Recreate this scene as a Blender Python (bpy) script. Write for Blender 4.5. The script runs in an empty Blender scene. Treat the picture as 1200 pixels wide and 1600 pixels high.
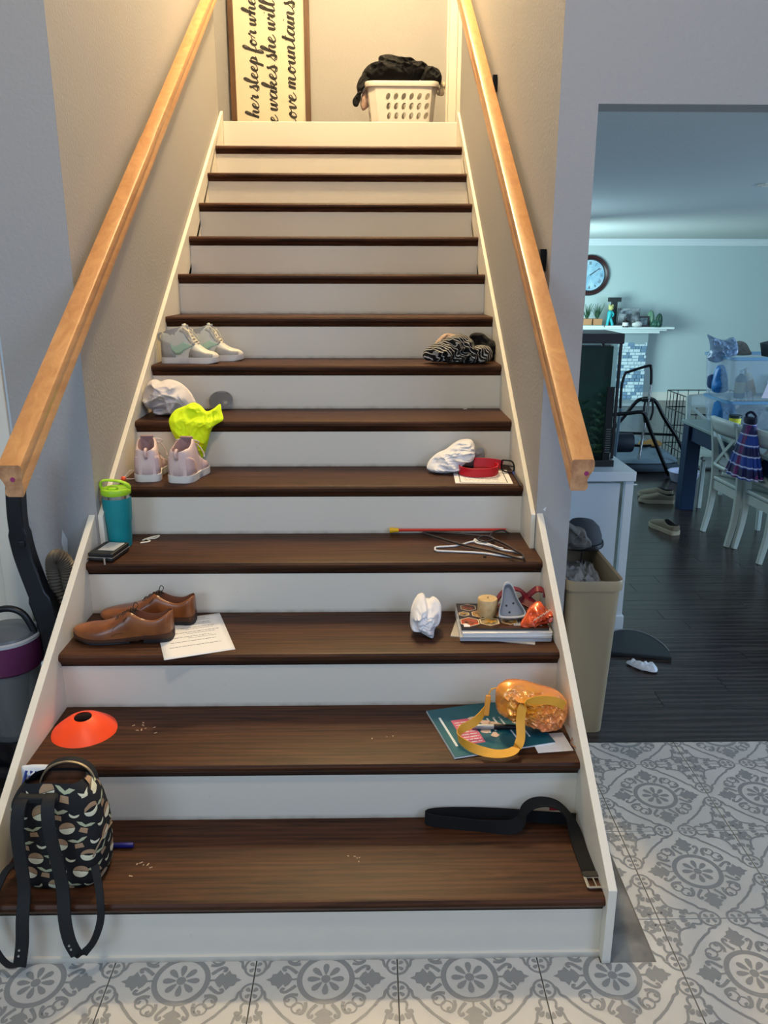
import bpy, bmesh, math, random
from mathutils import Vector, Matrix, noise, Euler
PI = math.pi
scene = bpy.context.scene
col = scene.collection
R_ = math.radians

# ------------------------------------------------------------------ camera
cam_d = bpy.data.cameras.new('camera'); cam = bpy.data.objects.new('camera', cam_d); col.objects.link(cam)
F, PITCH, YAW, ROLL = 1237.6, 0.28274, -0.01777, -0.00162
cam_d.sensor_fit = 'HORIZONTAL'; cam_d.sensor_width = 36.0; cam_d.lens = 36.0*F/1200.0
cam_d.clip_start = 0.02; cam_d.clip_end = 100
cam.matrix_world = (Matrix.Translation((0.06045, -1.64298, 1.67387)) @ Matrix.Rotation(YAW, 4, 'Z')
                    @ Matrix.Rotation(PI/2-PITCH, 4, 'X') @ Matrix.Rotation(-ROLL, 4, 'Z'))
scene.camera = cam

# ------------------------------------------------------------------ world, light, exposure
scene.view_settings.view_transform = 'Standard'; scene.view_settings.look = 'None'
scene.view_settings.gamma = 1.0; scene.view_settings.use_curve_mapping = False
scene.view_settings.exposure = -0.06
w = bpy.data.worlds.new('world'); scene.world = w; w.use_nodes = True
w.node_tree.nodes['Background'].inputs[0].default_value = (0.62, 0.80, 1.0, 1)
w.node_tree.nodes['Background'].inputs[1].default_value = 0.4

def area(name, loc, target, size, power, color, sizey=None, spread=180):
    d = bpy.data.lights.new(name, 'AREA'); d.shape = 'RECTANGLE'; d.size = size; d.size_y = sizey or size
    d.energy = power; d.color = color; d.spread = R_(spread)
    o = bpy.data.objects.new(name, d); col.objects.link(o); o.location = loc
    o.rotation_euler = (Vector(target)-Vector(loc)).to_track_quat('-Z', 'Y').to_euler(); return o
def point(name, loc, power, color, r=0.08):
    d = bpy.data.lights.new(name, 'POINT'); d.energy = power; d.color = color; d.shadow_soft_size = r
    o = bpy.data.objects.new(name, d); col.objects.link(o); o.location = loc; return o

point('stairwell_ceiling_lamp', (-0.05, 2.75, 4.75), 370, (1.0, 0.74, 0.40), 0.10)
point('landing_ceiling_lamp', (0.40, 4.10, 4.85), 72, (1.0, 0.70, 0.34), 0.10)
point('foyer_ceiling_lamp', (-0.20, -0.95, 3.60), 100, (1.0, 0.82, 0.60), 0.16)
area('foyer_window_daylight', (2.6, -2.6, 2.8), (0.3, 1.2, 1.2), 1.8, 62, (0.50, 0.66, 1.0), 2.0)
area('foyer_door_daylight', (-1.9, -2.6, 1.9), (0.2, 1.5, 0.9), 1.2, 34, (0.52, 0.76, 1.0), 1.8)
area('living_window_daylight', (1.25, 7.6, 1.15), (4.9, 9.98, 1.45), 1.3, 115, (0.66, 0.97, 0.98), 1.1, 175)
area('living_side_window_daylight', (6.9, 2.45, 1.25), (2.0, 4.0, 1.5), 2.6, 330, (0.50, 0.73, 1.0), 1.3)

area('living_left_fill', (0.80, 5.3, 1.5), (3.2, 4.2, 0.9), 1.2, 45, (0.60, 0.86, 1.0), 1.0)  # added fill for the chair backs and bins; this wall has no window
area('aquarium_fill', (1.0, 2.12, 1.405), (1.0, 2.12, 0.8), 0.34, 3.0, (0.75, 1.0, 0.80), 0.08)  # added fill under the lid to brighten the green water, not a fitting

# ------------------------------------------------------------------ materials
def lin(c):
    return tuple(((v/255)/12.92 if v/255 <= 0.04045 else (((v/255)+0.055)/1.055)**2.4) for v in c)
MATS = {}
def M(name, rgb, rough=0.5, metal=0.0, var=None, bump=None, grain=None, trans=0.0, emit=None, alpha=None, coat=0, sheen=0, ior=1.45):
    """var=(scale, rgb2), bump=(scale, strength, distance), grain=(rgb2, stretch xyz, scale)"""
    if name in MATS: return MATS[name]
    m = bpy.data.materials.new(name); m.use_nodes = True; nt = m.node_tree; N = nt.nodes; L = nt.links
    b = N['Principled BSDF']; c = lin(rgb)+(1,)
    b.inputs['Base Color'].default_value = c; b.inputs['Roughness'].default_value = rough; b.inputs['Metallic'].default_value = metal
    b.inputs['IOR'].default_value = ior
    if trans: b.inputs['Transmission Weight'].default_value = trans
    if coat: b.inputs['Coat Weight'].default_value = coat; b.inputs['Coat Roughness'].default_value = 0.15
    if sheen: b.inputs['Sheen Weight'].default_value = sheen
    if alpha is not None: b.inputs['Alpha'].default_value = alpha
    if emit: b.inputs['Emission Color'].default_value = c; b.inputs['Emission Strength'].default_value = emit
    tc = N.new('ShaderNodeTexCoord')
    if grain:
        mp = N.new('ShaderNodeMapping'); mp.inputs['Scale'].default_value = grain[1]
        oi = N.new('ShaderNodeObjectInfo'); ad = N.new('ShaderNodeVectorMath'); ad.operation = 'ADD'
        sc = N.new('ShaderNodeVectorMath'); sc.operation = 'SCALE'; sc.inputs['Scale'].default_value = 7.3
        cx = N.new('ShaderNodeCombineXYZ'); L.new(oi.outputs['Random'], cx.inputs[0]); L.new(oi.outputs['Random'], cx.inputs[1]); L.new(oi.outputs['Random'], cx.inputs[2])
        L.new(cx.outputs[0], sc.inputs[0]); L.new(tc.outputs['Object'], ad.inputs[0]); L.new(sc.outputs[0], ad.inputs[1])
        L.new(ad.outputs[0], mp.inputs[0])
        n1 = N.new('ShaderNodeTexNoise'); n1.inputs['Scale'].default_value = grain[2]; n1.inputs['Detail'].default_value = 9
        n1.inputs['Roughness'].default_value = 0.68; n1.inputs['Distortion'].default_value = 1.1
        L.new(mp.outputs[0], n1.inputs['Vector'])
        n2 = N.new('ShaderNodeTexWave'); n2.wave_type = 'RINGS'; n2.inputs['Scale'].default_value = grain[2]*0.55; n2.inputs['Distortion'].default_value = 7
        n2.inputs['Detail'].default_value = 3; n2.inputs['Detail Scale'].default_value = 1.2; L.new(mp.outputs[0], n2.inputs['Vector'])
        mx0 = N.new('ShaderNodeMix'); mx0.data_type = 'FLOAT'; mx0.inputs[0].default_value = grain[3] if len(grain) > 3 else 0.3
        L.new(n1.outputs[0], mx0.inputs[2]); L.new(n2.outputs[0], mx0.inputs[3])
        cr_ = N.new('ShaderNodeValToRGB'); cr_.color_ramp.elements[0].color = lin(grain[0])+(1,); cr_.color_ramp.elements[1].color = c
        cr_.color_ramp.elements[0].position = 0.3; cr_.color_ramp.elements[1].position = 0.66
        L.new(mx0.outputs[0], cr_.inputs[0]); L.new(cr_.outputs[0], b.inputs['Base Color'])
        bp = N.new('ShaderNodeBump'); bp.inputs['Strength'].default_value = 0.15; bp.inputs['Distance'].default_value = 0.002
        L.new(n1.outputs[0], bp.inputs['Height']); L.new(bp.outputs[0], b.inputs['Normal'])
    if var:
        n = N.new('ShaderNodeTexNoise'); n.inputs['Scale'].default_value = var[0]; n.inputs['Detail'].default_value = 5
        L.new(tc.outputs['Object'], n.inputs['Vector'])
        r = N.new('ShaderNodeValToRGB'); r.color_ramp.elements[0].position = 0.38; r.color_ramp.elements[1].position = 0.62
        r.color_ramp.elements[0].color = c; r.color_ramp.elements[1].color = lin(var[1])+(1,)
        L.new(n.outputs[0], r.inputs[0]); L.new(r.outputs[0], b.inputs['Base Color'])
    if bump:
        n = N.new('ShaderNodeTexNoise'); n.inputs['Scale'].default_value = bump[0]; n.inputs['Detail'].default_value = 4
        L.new(tc.outputs['Object'], n.inputs['Vector'])
        bp = N.new('ShaderNodeBump'); bp.inputs['Strength'].default_value = bump[1]; bp.inputs['Distance'].default_value = bump[2] if len(bump) > 2 else 0.003
        L.new(n.outputs[0], bp.inputs['Height']); L.new(bp.outputs[0], b.inputs['Normal'])
    MATS[name] = m; return m

def dirty_white(name, rgb, rough=0.45):
    """painted wood with scuffs gathered along the foot of each board"""
    m = M(name, rgb, rough); nt = m.node_tree; N = nt.nodes; L = nt.links; b = N['Principled BSDF']
    tc = N.new('ShaderNodeTexCoord'); n = N.new('ShaderNodeTexNoise'); n.inputs['Scale'].default_value = 14; n.inputs['Detail'].default_value = 8
    n.inputs['Roughness'].default_value = 0.7
    mp = N.new('ShaderNodeMapping'); mp.inputs['Scale'].default_value = (1, 1, 1.6); L.new(tc.outputs['Object'], mp.inputs[0]); L.new(mp.outputs[0], n.inputs['Vector'])
    r = N.new('ShaderNodeValToRGB'); r.color_ramp.elements[0].position = 0.66; r.color_ramp.elements[1].position = 0.84
    r.color_ramp.elements[0].color = (0, 0, 0, 1); r.color_ramp.elements[1].color = (0.5, 0.5, 0.5, 1)
    L.new(n.outputs[0], r.inputs[0])
    sx = N.new('ShaderNodeSeparateXYZ'); L.new(tc.outputs['Object'], sx.inputs[0])
    n2 = N.new('ShaderNodeTexNoise'); n2.inputs['Scale'].default_value = 22; L.new(tc.outputs['Object'], n2.inputs['Vector'])
    mr = N.new('ShaderNodeMapRange'); mr.inputs[1].default_value = 0.016; mr.inputs[2].default_value = 0.0; L.new(sx.outputs[2], mr.inputs[0])
    mu = N.new('ShaderNodeMath'); mu.operation = 'MULTIPLY'; L.new(mr.outputs[0], mu.inputs[0]); L.new(n2.outputs[0], mu.inputs[1])
    ad = N.new('ShaderNodeMath'); ad.operation = 'MAXIMUM'; L.new(r.outputs[0], ad.inputs[0]); L.new(mu.outputs[0], ad.inputs[1])
    mx = N.new('ShaderNodeMix'); mx.data_type = 'RGBA'; L.new(ad.outputs[0], mx.inputs[0])
    mx.inputs[6].default_value = lin(rgb)+(1,); mx.inputs[7].default_value = lin((120, 108, 92))+(1,)
    L.new(mx.outputs[2], b.inputs['Base Color']); return m

wall_mat = M('orange_peel_wall_paint', (160, 157, 155), 0.75, bump=(85, 0.42, 0.004))
ceil_mat = M('flat_ceiling_paint', (205, 210, 210), 0.85, bump=(50, 0.3, 0.004))
living_mat = M('pale_living_room_paint', (186, 200, 200), 0.7, bump=(60, 0.15, 0.003))
white_paint = M('white_trim_paint', (222, 217, 205), 0.42, bump=(30, 0.05, 0.002))
riser_mat = dirty_white('scuffed_white_riser_paint', (216, 209, 196))
tread_mat = M('dark_stained_oak', (80, 47, 28), 0.44, grain=((28, 15, 9), (0.55, 9, 9), 4.2, 0.12))
tread_mat.node_tree.nodes['Principled BSDF'].inputs['Specular IOR Level'].default_value = 0.22
rail_mat = M('golden_oak', (200, 148, 94), 0.30, grain=((172, 118, 70), (9, 0.7, 9), 2.4, 0.0))
rail_end = M('sawn_oak_end_grain', (186, 140, 98), 0.7, var=(30, (150, 104, 70)))
grout = M('grey_grout', (96, 98, 98), 0.85, bump=(200, 0.4))
concrete = M('bare_concrete', (128, 126, 120), 0.85, var=(9, (92, 90, 86)), bump=(60, 0.5))
plank_mat = M('dark_grey_brown_plank', (66, 57, 54), 0.24, grain=((30, 24, 23), (0.8, 8, 8), 2.5))
black_plastic = M('black_plastic', (16, 17, 19), 0.4)
black_fabric = M('black_fabric', (13, 14, 18), 0.85, bump=(140, 0.4, 0.002), sheen=0.25)
chrome = M('bright_steel', (205, 205, 205), 0.22, 1.0)
white_cloth = M('white_cotton', (222, 220, 222), 0.9, bump=(160, 0.3, 0.001))
paper_mat = M('white_paper', (226, 224, 222), 0.8)
ink = M('dark_ink', (45, 45, 48), 0.8)
grey_ink = M('grey_ink', (125, 125, 128), 0.8)
dark_metal = M('black_metal', (20, 21, 24), 0.35, 0.6)

# ------------------------------------------------------------------ mesh helpers
class B:
    def __init__(s): s.v = []; s.f = []; s.mi = []; s.cur = 0
    def add(s, vs, fs):
        o = len(s.v); s.v += [tuple(q) for q in vs]; s.f += [tuple(i+o for i in f) for f in fs]; s.mi += [s.cur]*len(fs); return s
    def box(s, c, d, rot=None, taper=None):
        hx, hy, hz = d[0]/2, d[1]/2, d[2]/2; vs = []
        for z in (-1, 1):
            for y in (-1, 1):
                for x in (-1, 1):
                    t = (taper if (taper and z > 0) else 1.0); vs.append(Vector((x*hx*t, y*hy*t, z*hz)))
        if rot: e = Euler(rot).to_matrix(); vs = [e @ q for q in vs]
        c = Vector(c); return s.add([q+c for q in vs], [(0,2,3,1), (4,5,7,6), (0,1,5,4), (2,6,7,3), (0,4,6,2), (1,3,7,5)])
    def bar(s, a, b, w, h, up=(0, 0, 1)):
        a = Vector(a); b = Vector(b); d = (b-a).normalized(); r = d.cross(Vector(up))
        r = r.normalized() if r.length > 1e-6 else Vector((1, 0, 0)); u = r.cross(d); vs = []
        for p in (a, b):
            for (i, j) in ((-1,-1), (1,-1), (1,1), (-1,1)): vs.append(p+r*(i*w/2)+u*(j*h/2))
        return s.add(vs, [(0,1,2,3), (7,6,5,4), (0,4,5,1), (1,5,6,2), (2,6,7,3), (3,7,4,0)])
    def loft(s, rings, closed=True, cap0=True, cap1=True):
        n = len(rings[0]); vs = [q for r in rings for q in r]; fs = []
        for i in range(len(rings)-1):
            for j in range(n if closed else n-1):
                k = (j+1) % n; fs.append((i*n+j, i*n+k, (i+1)*n+k, (i+1)*n+j))
        if closed and cap0: fs.append(tuple(range(n-1, -1, -1)))
        if closed and cap1: fs.append(tuple((len(rings)-1)*n+j for j in range(n)))
        return s.add(vs, fs)
    def tube(s, path, r, seg=8, caps=True):
        P = [Vector(q) for q in path]; rr = r if isinstance(r, (list, tuple)) else [r]*len(P)
        t = (P[1]-P[0]).normalized(); nrm = t.orthogonal().normalized(); rings = []
        for i, p in enumerate(P):
            t2 = ((P[min(i+1, len(P)-1)]-P[max(i-1, 0)])); t2 = t2.normalized() if t2.length > 1e-9 else t
            nrm = (nrm-t2*nrm.dot(t2)).normalized(); bn = t2.cross(nrm)
            rings.append([p+(nrm*math.cos(2*PI*k/seg)+bn*math.sin(2*PI*k/seg))*rr[i] for k in range(seg)])
        return s.loft(rings, True, caps, caps)
    def lathe(s, prof, c=(0, 0, 0), seg=24, axis='z', sx=1, sy=1, caps=True):
        rings = []; c = Vector(c)
        for (r, z) in prof:
            rg = []
            for k in range(seg):
                a = 2*PI*k/seg; x, y = r*math.cos(a)*sx, r*math.sin(a)*sy
                q = (x, y, z) if axis == 'z' else ((x, -z, y) if axis == 'y' else (z, x, y))
                rg.append(c+Vector(q))
            rings.append(rg)
        return s.loft(rings, True, caps and prof[0][0] > 1e-6, caps and prof[-1][0] > 1e-6)
    def prism(s, poly, z0, z1, plane='xy', hole=None):
        mp = {'xy': lambda a, b, c: (a, b, c), 'xz': lambda a, b, c: (a, c, b), 'yz': lambda a, b, c: (c, a, b)}[plane]
        return s.loft([[Vector(mp(a, b, z0)) for a, b in poly], [Vector(mp(a, b, z1)) for a, b in poly]])
    def ribbon(s, path, wdir, width, th=0.002):
        P = [Vector(q) for q in path]; n = len(P); rings = []
        for i, p in enumerate(P):
            t = (P[min(i+1, n-1)]-P[max(i-1, 0)]).normalized()
            wd = Vector(wdir[i]) if isinstance(wdir, list) else Vector(wdir); wd = (wd-t*wd.dot(t)).normalized()
            nn = t.cross(wd); W = width[i] if isinstance(width, list) else width
            rings.append([p-wd*W/2-nn*th/2, p+wd*W/2-nn*th/2, p+wd*W/2+nn*th/2, p-wd*W/2+nn*th/2])
        return s.loft(rings)
    def grid(s, fn, nu, nv):
        vs = [fn(i/nu, j/nv) for i in range(nu+1) for j in range(nv+1)]
        return s.add(vs, [(i*(nv+1)+j, (i+1)*(nv+1)+j, (i+1)*(nv+1)+j+1, i*(nv+1)+j+1) for i in range(nu) for j in range(nv)])
    def mesh(s, name, mats, smooth=None, recalc=True):
        me = bpy.data.meshes.new(name); me.from_pydata(s.v, [], s.f)
        for m in (mats if isinstance(mats, (list, tuple)) else [mats]): me.materials.append(m)
        if s.cur or any(s.mi): me.polygons.foreach_set('material_index', s.mi)
        if recalc: bm = bmesh.new(); bm.from_mesh(me); bmesh.ops.recalc_face_normals(bm, faces=bm.faces); bm.to_mesh(me); bm.free()
        if smooth:
            me.polygons.foreach_set('use_smooth', [True]*len(me.polygons))
            me.set_sharp_from_angle(angle=R_(smooth))
        me.update(); return me
    def build(s, name, mats, parent=None, smooth=None, bevel=0, loc=None, subs=0, solid=0, recalc=True):
        o = bpy.data.objects.new(name, s.mesh(name, mats, smooth, recalc)); col.objects.link(o)
        if parent: o.parent = parent
        if loc: o.location = loc
        if bevel:
            md = o.modifiers.new('bevel', 'BEVEL'); md.width = bevel; md.segments = 2; md.limit_method = 'ANGLE'; md.angle_limit = R_(40)
        if subs:
            md = o.modifiers.new('subsurf', 'SUBSURF'); md.levels = subs; md.render_levels = subs
        if solid:
            md = o.modifiers.new('solid', 'SOLIDIFY'); md.thickness = solid; md.offset = 0
        return o

def thing(name, label, cat, loc=(0, 0, 0), rotz=0, group=None, rot=None):
    o = bpy.data.objects.new(name, None); col.objects.link(o); o.empty_display_size = 0.05
    o.location = loc; o.rotation_euler = rot if rot else (0, 0, rotz); o['label'] = label; o['category'] = cat
    if group: o['group'] = group
    return o
def tag(o, label, cat, group=None):
    o['label'] = label; o['category'] = cat
    if group: o['group'] = group
    return o
def struct(o, label=None):
    o['kind'] = 'structure'
    if label: o['label'] = label
    return o
def inst(o, parent, loc=None, rot=None):
    c = o.copy(); col.objects.link(c); c.parent = parent
    if loc is not None: c.location = loc
    if rot is not None: c.rotation_euler = rot
    return c
def cr(pts, n=6, closed=False):
    P = [Vector(q) for q in pts]; out = []; N = len(P)
    rng = range(N if closed else N-1)
    for i in rng:
        p0, p1, p2, p3 = (P[(i-1) % N], P[i], P[(i+1) % N], P[(i+2) % N]) if closed else (P[max(i-1, 0)], P[i], P[i+1], P[min(i+2, N-1)])
        for k in range(n):
            t = k/n; out.append(0.5*((2*p1)+(p2-p0)*t+(2*p0-5*p1+4*p2-p3)*t*t+(3*p1-p0-3*p2+p3)*t**3))
    if not closed: out.append(P[-1].copy())
    return out
def cr2(pts, n=5, closed=True):
    return [(q.x, q.y) for q in cr([(a, b, 0) for a, b in pts], n, closed)]
def ridge(p, f, seed):
    q = Vector(p)*f+Vector((seed*3.1, seed*7.7, seed*1.3)); wv = noise.noise_vector(q*0.45)*1.3
    a = abs(noise.noise(q+wv)); b_ = abs(noise.noise((q+wv*0.7)*1.9+Vector((5.2, 1.1, 9.4))))
    return 1.15-2.9*a**0.75+0.55*(0.6-2.4*b_**0.8)
def pillow(outline, df, db, amp, freq, seed, plane='xz', nr=26, c=None, stretch=(1, 1, 1), shift=None, smooth=True, flat=0.5):
    """closed cloth lump: star shaped outline, puffed df to the front and db to the back, with ridged folds"""
    ol = cr2(outline, 6); n = len(ol)
    cx = c[0] if c else sum(a for a, b in ol)/n; cz = c[1] if c else sum(b for a, b in ol)/n
    vs = []; fs = []
    for side in (-1, 1):
        base = len(vs); D = df if side < 0 else db
        for i in range(1, nr+1):
            r = i/nr
            for (a, b) in ol:
                x = cx+(a-cx)*r; z = cz+(b-cz)*r; d = D*(1-r**2.6)**flat
                p = Vector((x*stretch[0], side*2.0, z*stretch[2]))
                k = min(1, (1-r)*5)
                fo = amp*(ridge(p, freq, seed)+0.45*ridge(p, freq*2.3, seed+3))*k
                y = side*(d+fo) if D > 0 else 0
                if shift: y += shift(x, z)
                vs.append((x, y, z) if plane == 'xz' else (x, z, -y))
        cv = len(vs); y = side*(D+amp*0.5)+(shift(cx, cz) if shift else 0)
        vs.append((cx, y, cz) if plane == 'xz' else (cx, cz, -y))
        for j in range(n):
            k = (j+1) % n; fs.append((cv, base+j, base+k))
            for i in range(nr-1): fs.append((base+i*n+j, base+(i+1)*n+j, base+(i+1)*n+k, base+i*n+k))
    b1 = (nr-1)*n; b2 = nr*n+1+(nr-1)*n
    for j in range(n):
        k = (j+1) % n; fs.append((b1+j, b2+j, b2+k, b1+k))
    bb = B(); bb.add(vs, fs); return bb
def scribble(b, x0, y0, x1, h, z, seed, dirv=(1, 0), th=0.0004):
    """one line of tiny writing as a thin zigzag band"""
    rnd = random.Random(seed); x = x0
    while x < x1:
        wl = rnd.uniform(1.2, 4.2)*h; e = min(x+wl, x1); b.box(((x+e)/2, y0, z), (e-x, h*0.55, th)); x = e+h*0.55
# ------------------------------------------------------------------ large structure
RUN, RISE, LIP = 0.3032, 0.19, 0.016
XL, XR, XLL, XRL, YW = -0.876, 0.628, -0.9015, 0.647, 1.03
ZL = 14*RISE; YB = 4.90; CEIL = 2.255; YF = 10.0
def wallbox(name, x0, x1, y0, y1, z0, z1, mat=wall_mat, label=None):
    return struct(B().box(((x0+x1)/2, (y0+y1)/2, (z0+z1)/2), (x1-x0, y1-y0, z1-z0)).build(name, mat), label)
wallbox('wall_left', -1.01, -0.895, YW, 3.90, 0, 5.1, label='left stairwell wall, beige textured paint')
wallbox('wall_right', 0.645, 0.765, YW, 3.97, 0, 5.1, label='right stairwell wall, beige textured paint')
wallbox('wall_front', -1.15, -1.01, YW, YW+0.115, 0, 5.1, label='narrow grey wall left of the stairs, facing the viewer')
wallbox('wall_entry', -2.7, -1.15, YW, YW+0.115, 2.08, 5.1, label='grey wall above the white door')
wallbox('wall_header', 0.765, 4.2, YW, YW+0.115, 2.20, 5.1, label='grey blue textured wall above the opening to the living room')
wallbox('wall_opening', 4.2, 4.4, YW, YW+0.115, 0, 5.1)
wallbox('wall_side', -2.8, -2.7, -3.2, YW, 0, 5.1)
wallbox('wall_foyer', 4.3, 4.4, -3.2, YW, 0, 5.1)
wallbox('wall_landing', -2.4, 2.6, YB, YB+0.1, ZL, 5.1, label='beige back wall of the upstairs landing')
wallbox('wall_landing_left', -2.5, -2.4, 3.90, YB+0.1, ZL, 5.1)
wallbox('wall_landing_right', 2.6, 2.7, 3.97, YB+0.1, ZL, 5.1)
wallbox('wall_landing_front', -2.4, -1.01, 3.80, 3.90, ZL, 5.1)
wallbox('wall_landing_inner', 0.765, 2.6, 3.87, 3.97, ZL, 5.1)
wallbox('wall_far', 0.6, 7.1, YF, YF+0.1, -0.05, CEIL, living_mat, 'far pale wall of the living room')
wallbox('wall_living_left', 0.665, 0.765, 3.97, YF, 0, CEIL, living_mat)
wallbox('wall_living_right', 7.0, 7.1, YW+0.1, YF, 0, CEIL, living_mat)
wallbox('ceiling_living', 0.765, 7.1, YW+0.115, YF+0.1, CEIL, CEIL+0.08, ceil_mat, 'living room ceiling')
wallbox('ceiling', -2.8, 4.4, -3.2, YB+0.1, 5.1, 5.2, ceil_mat)
wallbox('floor_landing', -2.4, 2.6, 13*RUN+0.02, YB, ZL-0.22, ZL, tread_mat, 'upstairs landing floor')
# crown moulding
pr = [(0, 0), (0, -0.085), (-0.014, -0.085), (-0.02, -0.07), (-0.035, -0.055), (-0.05, -0.028), (-0.066, -0.018), (-0.075, -0.012), (-0.075, 0)]
struct(B().loft([[Vector((x, YF-0.001+a, CEIL-0.001+b)) for a, b in pr] for x in (0.767, 6.998)]).build('trim_1', M('white_crown_paint', (226, 232, 236), 0.4), smooth=20), 'white crown moulding')
struct(B().box((3.9, YF-0.008, 0.06), (6.2, 0.016, 0.12)).build('baseboard_far', white_paint))
# ceiling register
v = thing('ceiling_vent', 'thin rectangular vent on the living room ceiling', 'vent', (2.62, 3.55, CEIL))
B().box((0, 0, -0.004), (0.30, 0.12, 0.008)).build('frame', white_paint, v)
for k in range(5): B().box((0, -0.04+0.02*k, -0.010), (0.26, 0.004, 0.006)).build('slat', white_paint, v)

# foyer subfloor, patterned tiles
struct(B().box((0.8, -1.1, -0.03), (7.0, 4.2, 0.045)).build('floor', [grout]), 'grout bed under the patterned tiles')
floor = bpy.data.objects['floor']
P = 0.36; X0 = 0.125; Y0 = 0.115
def tear(cx, cy, a, l, w_, n=10, off=0.0045):
    o = []
    cx += off*math.cos(a); cy += off*math.sin(a); l -= off
    for i in range(n):
        t = 2*PI*i/n; x = (1-math.cos(t))/2*l; y = w_/2*math.sin(t)*(0.35+0.65*(x/l))
        o.append((cx+x*math.cos(a)-y*math.sin(a), cy+x*math.sin(a)+y*math.cos(a)))
    return o
def pattern():
    polys = []
    def ring(cx, cy, r, t, n=40, a0=0, a1=2*PI):
        for i in range(n):
            a, b = a0+(a1-a0)*i/n, a0+(a1-a0)*(i+1)/n
            polys.append([(cx+(r-t/2)*math.cos(a), cy+(r-t/2)*math.sin(a)), (cx+(r+t/2)*math.cos(a), cy+(r+t/2)*math.sin(a)),
                          (cx+(r+t/2)*math.cos(b), cy+(r+t/2)*math.sin(b)), (cx+(r-t/2)*math.cos(b), cy+(r-t/2)*math.sin(b))])
    def stroke(pts, wid, n=5, smooth=True):
        q = [(v.x, v.y) for v in cr([(a, b, 0) for a, b in pts], n)] if smooth else pts
        L_, R2 = [], []
        for i in range(len(q)):
            a = q[max(i-1, 0)]; b = q[min(i+1, len(q)-1)]; dx, dy = b[0]-a[0], b[1]-a[1]; d = math.hypot(dx, dy) or 1
            ww = 1.45*(wid[0]+(wid[1]-wid[0])*i/(len(q)-1) if isinstance(wid, tuple) else wid)/2
            L_.append((q[i][0]-dy/d*ww, q[i][1]+dx/d*ww)); R2.append((q[i][0]+dy/d*ww, q[i][1]-dx/d*ww))
        for i in range(len(q)-1): polys.append([R2[i], R2[i+1], L_[i+1], L_[i]])
    def rot(pts, a): return [(x*math.cos(a)-y*math.sin(a), x*math.sin(a)+y*math.cos(a)) for x, y in pts]
    ring(0, 0, 0.0655, 0.0135, 48); ring(0, 0, 0.006, 0.012, 10)
    for k in range(8): polys.append(tear(0, 0, k*PI/4, 0.046, 0.0215, 10, 0.0125))
    for q in range(4):
        a = q*PI/2
        def S(pts, wid, n=5, sm=True): stroke(rot(pts, a), wid, n, sm)
        def PG(pts): polys.append(rot(pts, a))
        S([(0.071, 0), (0.088, 0)], 0.0035)
        PG([(0.084, -0.003), (0.092, -0.016), (0.100, -0.022), (0.106, -0.012), (0.110, 0.0), (0.106, 0.012), (0.100, 0.022), (0.092, 0.016), (0.084, 0.003)])
        PG([(0.104, -0.012), (0.116, -0.029), (0.123, -0.018), (0.134, -0.016), (0.137, -0.006), (0.150, 0), (0.137, 0.006), (0.134, 0.016), (0.123, 0.018), (0.116, 0.029), (0.104, 0.012)])
        for s in (1, -1):
            S([(0.073, s*0.018), (0.084, s*0.028), (0.098, s*0.037), (0.108, s*0.034), (0.106, s*0.027), (0.100, s*0.029)], (0.0065, 0.0045))
            S([(0.066, s*0.046), (0.080, s*0.044), (0.094, s*0.050), (0.097, s*0.060), (0.089, s*0.063), (0.086, s*0.056)], (0.006, 0.004))
            S([(0.158, s*0.030), (0.148, s*0.038), (0.144, s*0.054), (0.132, s*0.062), (0.122, s*0.076), (0.112, s*0.087), (0.1005, s*0.1005)], 0.0048, 5)
            S([(0.180, s*0.068), (0.166, s*0.067), (0.160, s*0.076), (0.162, s*0.092), (0.150, s*0.104), (0.145, s*0.122), (0.137, s*0.137)], 0.0044, 5)
            c_ = rot([(0.180, s*0.038)], a)[0]; ring(c_[0], c_[1], 0.0265, 0.0062, 28)
            for k in range(4): polys.append(tear(c_[0], c_[1], a+PI/4+k*PI/2, 0.0195, 0.0155))
            for (px, py, an) in ((0.172, 0.094, 2.3), (0.168, 0.138, 2.4)):
                for dd in (-0.8, 0, 0.8):
                    c_ = rot([(px, s*py)], a)[0]; polys.append(tear(c_[0], c_[1], a+s*(an+dd), 0.027, 0.018, 10, 0.0075))
        for off in (-0.009, 0.009):
            c_ = rot([(0.073+off, 0.073-off)], a)[0]; ring(c_[0], c_[1], 0.0145, 0.0046, 18)
        for dd in (-0.75, 0, 0.75):
            c_ = rot([(0.142, 0.142)], a)[0]; polys.append(tear(c_[0], c_[1], a+PI/4+dd, 0.033, 0.021, 10, 0.0095))
        S([(0.180, 0.160), (0.166, 0.158), (0.158, 0.166), (0.160, 0.180)], 0.0044, 4)
    return polys
PAT = pattern()
def clip(poly, x0, x1, y0, y1):
    for ax, lim, sg in ((0, x0, 1), (0, x1, -1), (1, y0, 1), (1, y1, -1)):
        out = []
        for i in range(len(poly)):
            a, b = poly[i-1], poly[i]; da, db = sg*(a[ax]-lim), sg*(b[ax]-lim)
            if (da >= 0) != (db >= 0):
                t = da/(da-db); out.append((a[0]+(b[0]-a[0])*t, a[1]+(b[1]-a[1])*t))
            if db >= 0: out.append(b)
        poly = out
        if len(poly) < 3: return None
    return poly
tile_base = M('cream_grey_tile_glaze', (198, 193, 184), 0.45, var=(3.5, (186, 182, 174)))
tile_ink = M('grey_tile_print', (136, 135, 132), 0.42)
GAP = 0.0018
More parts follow.
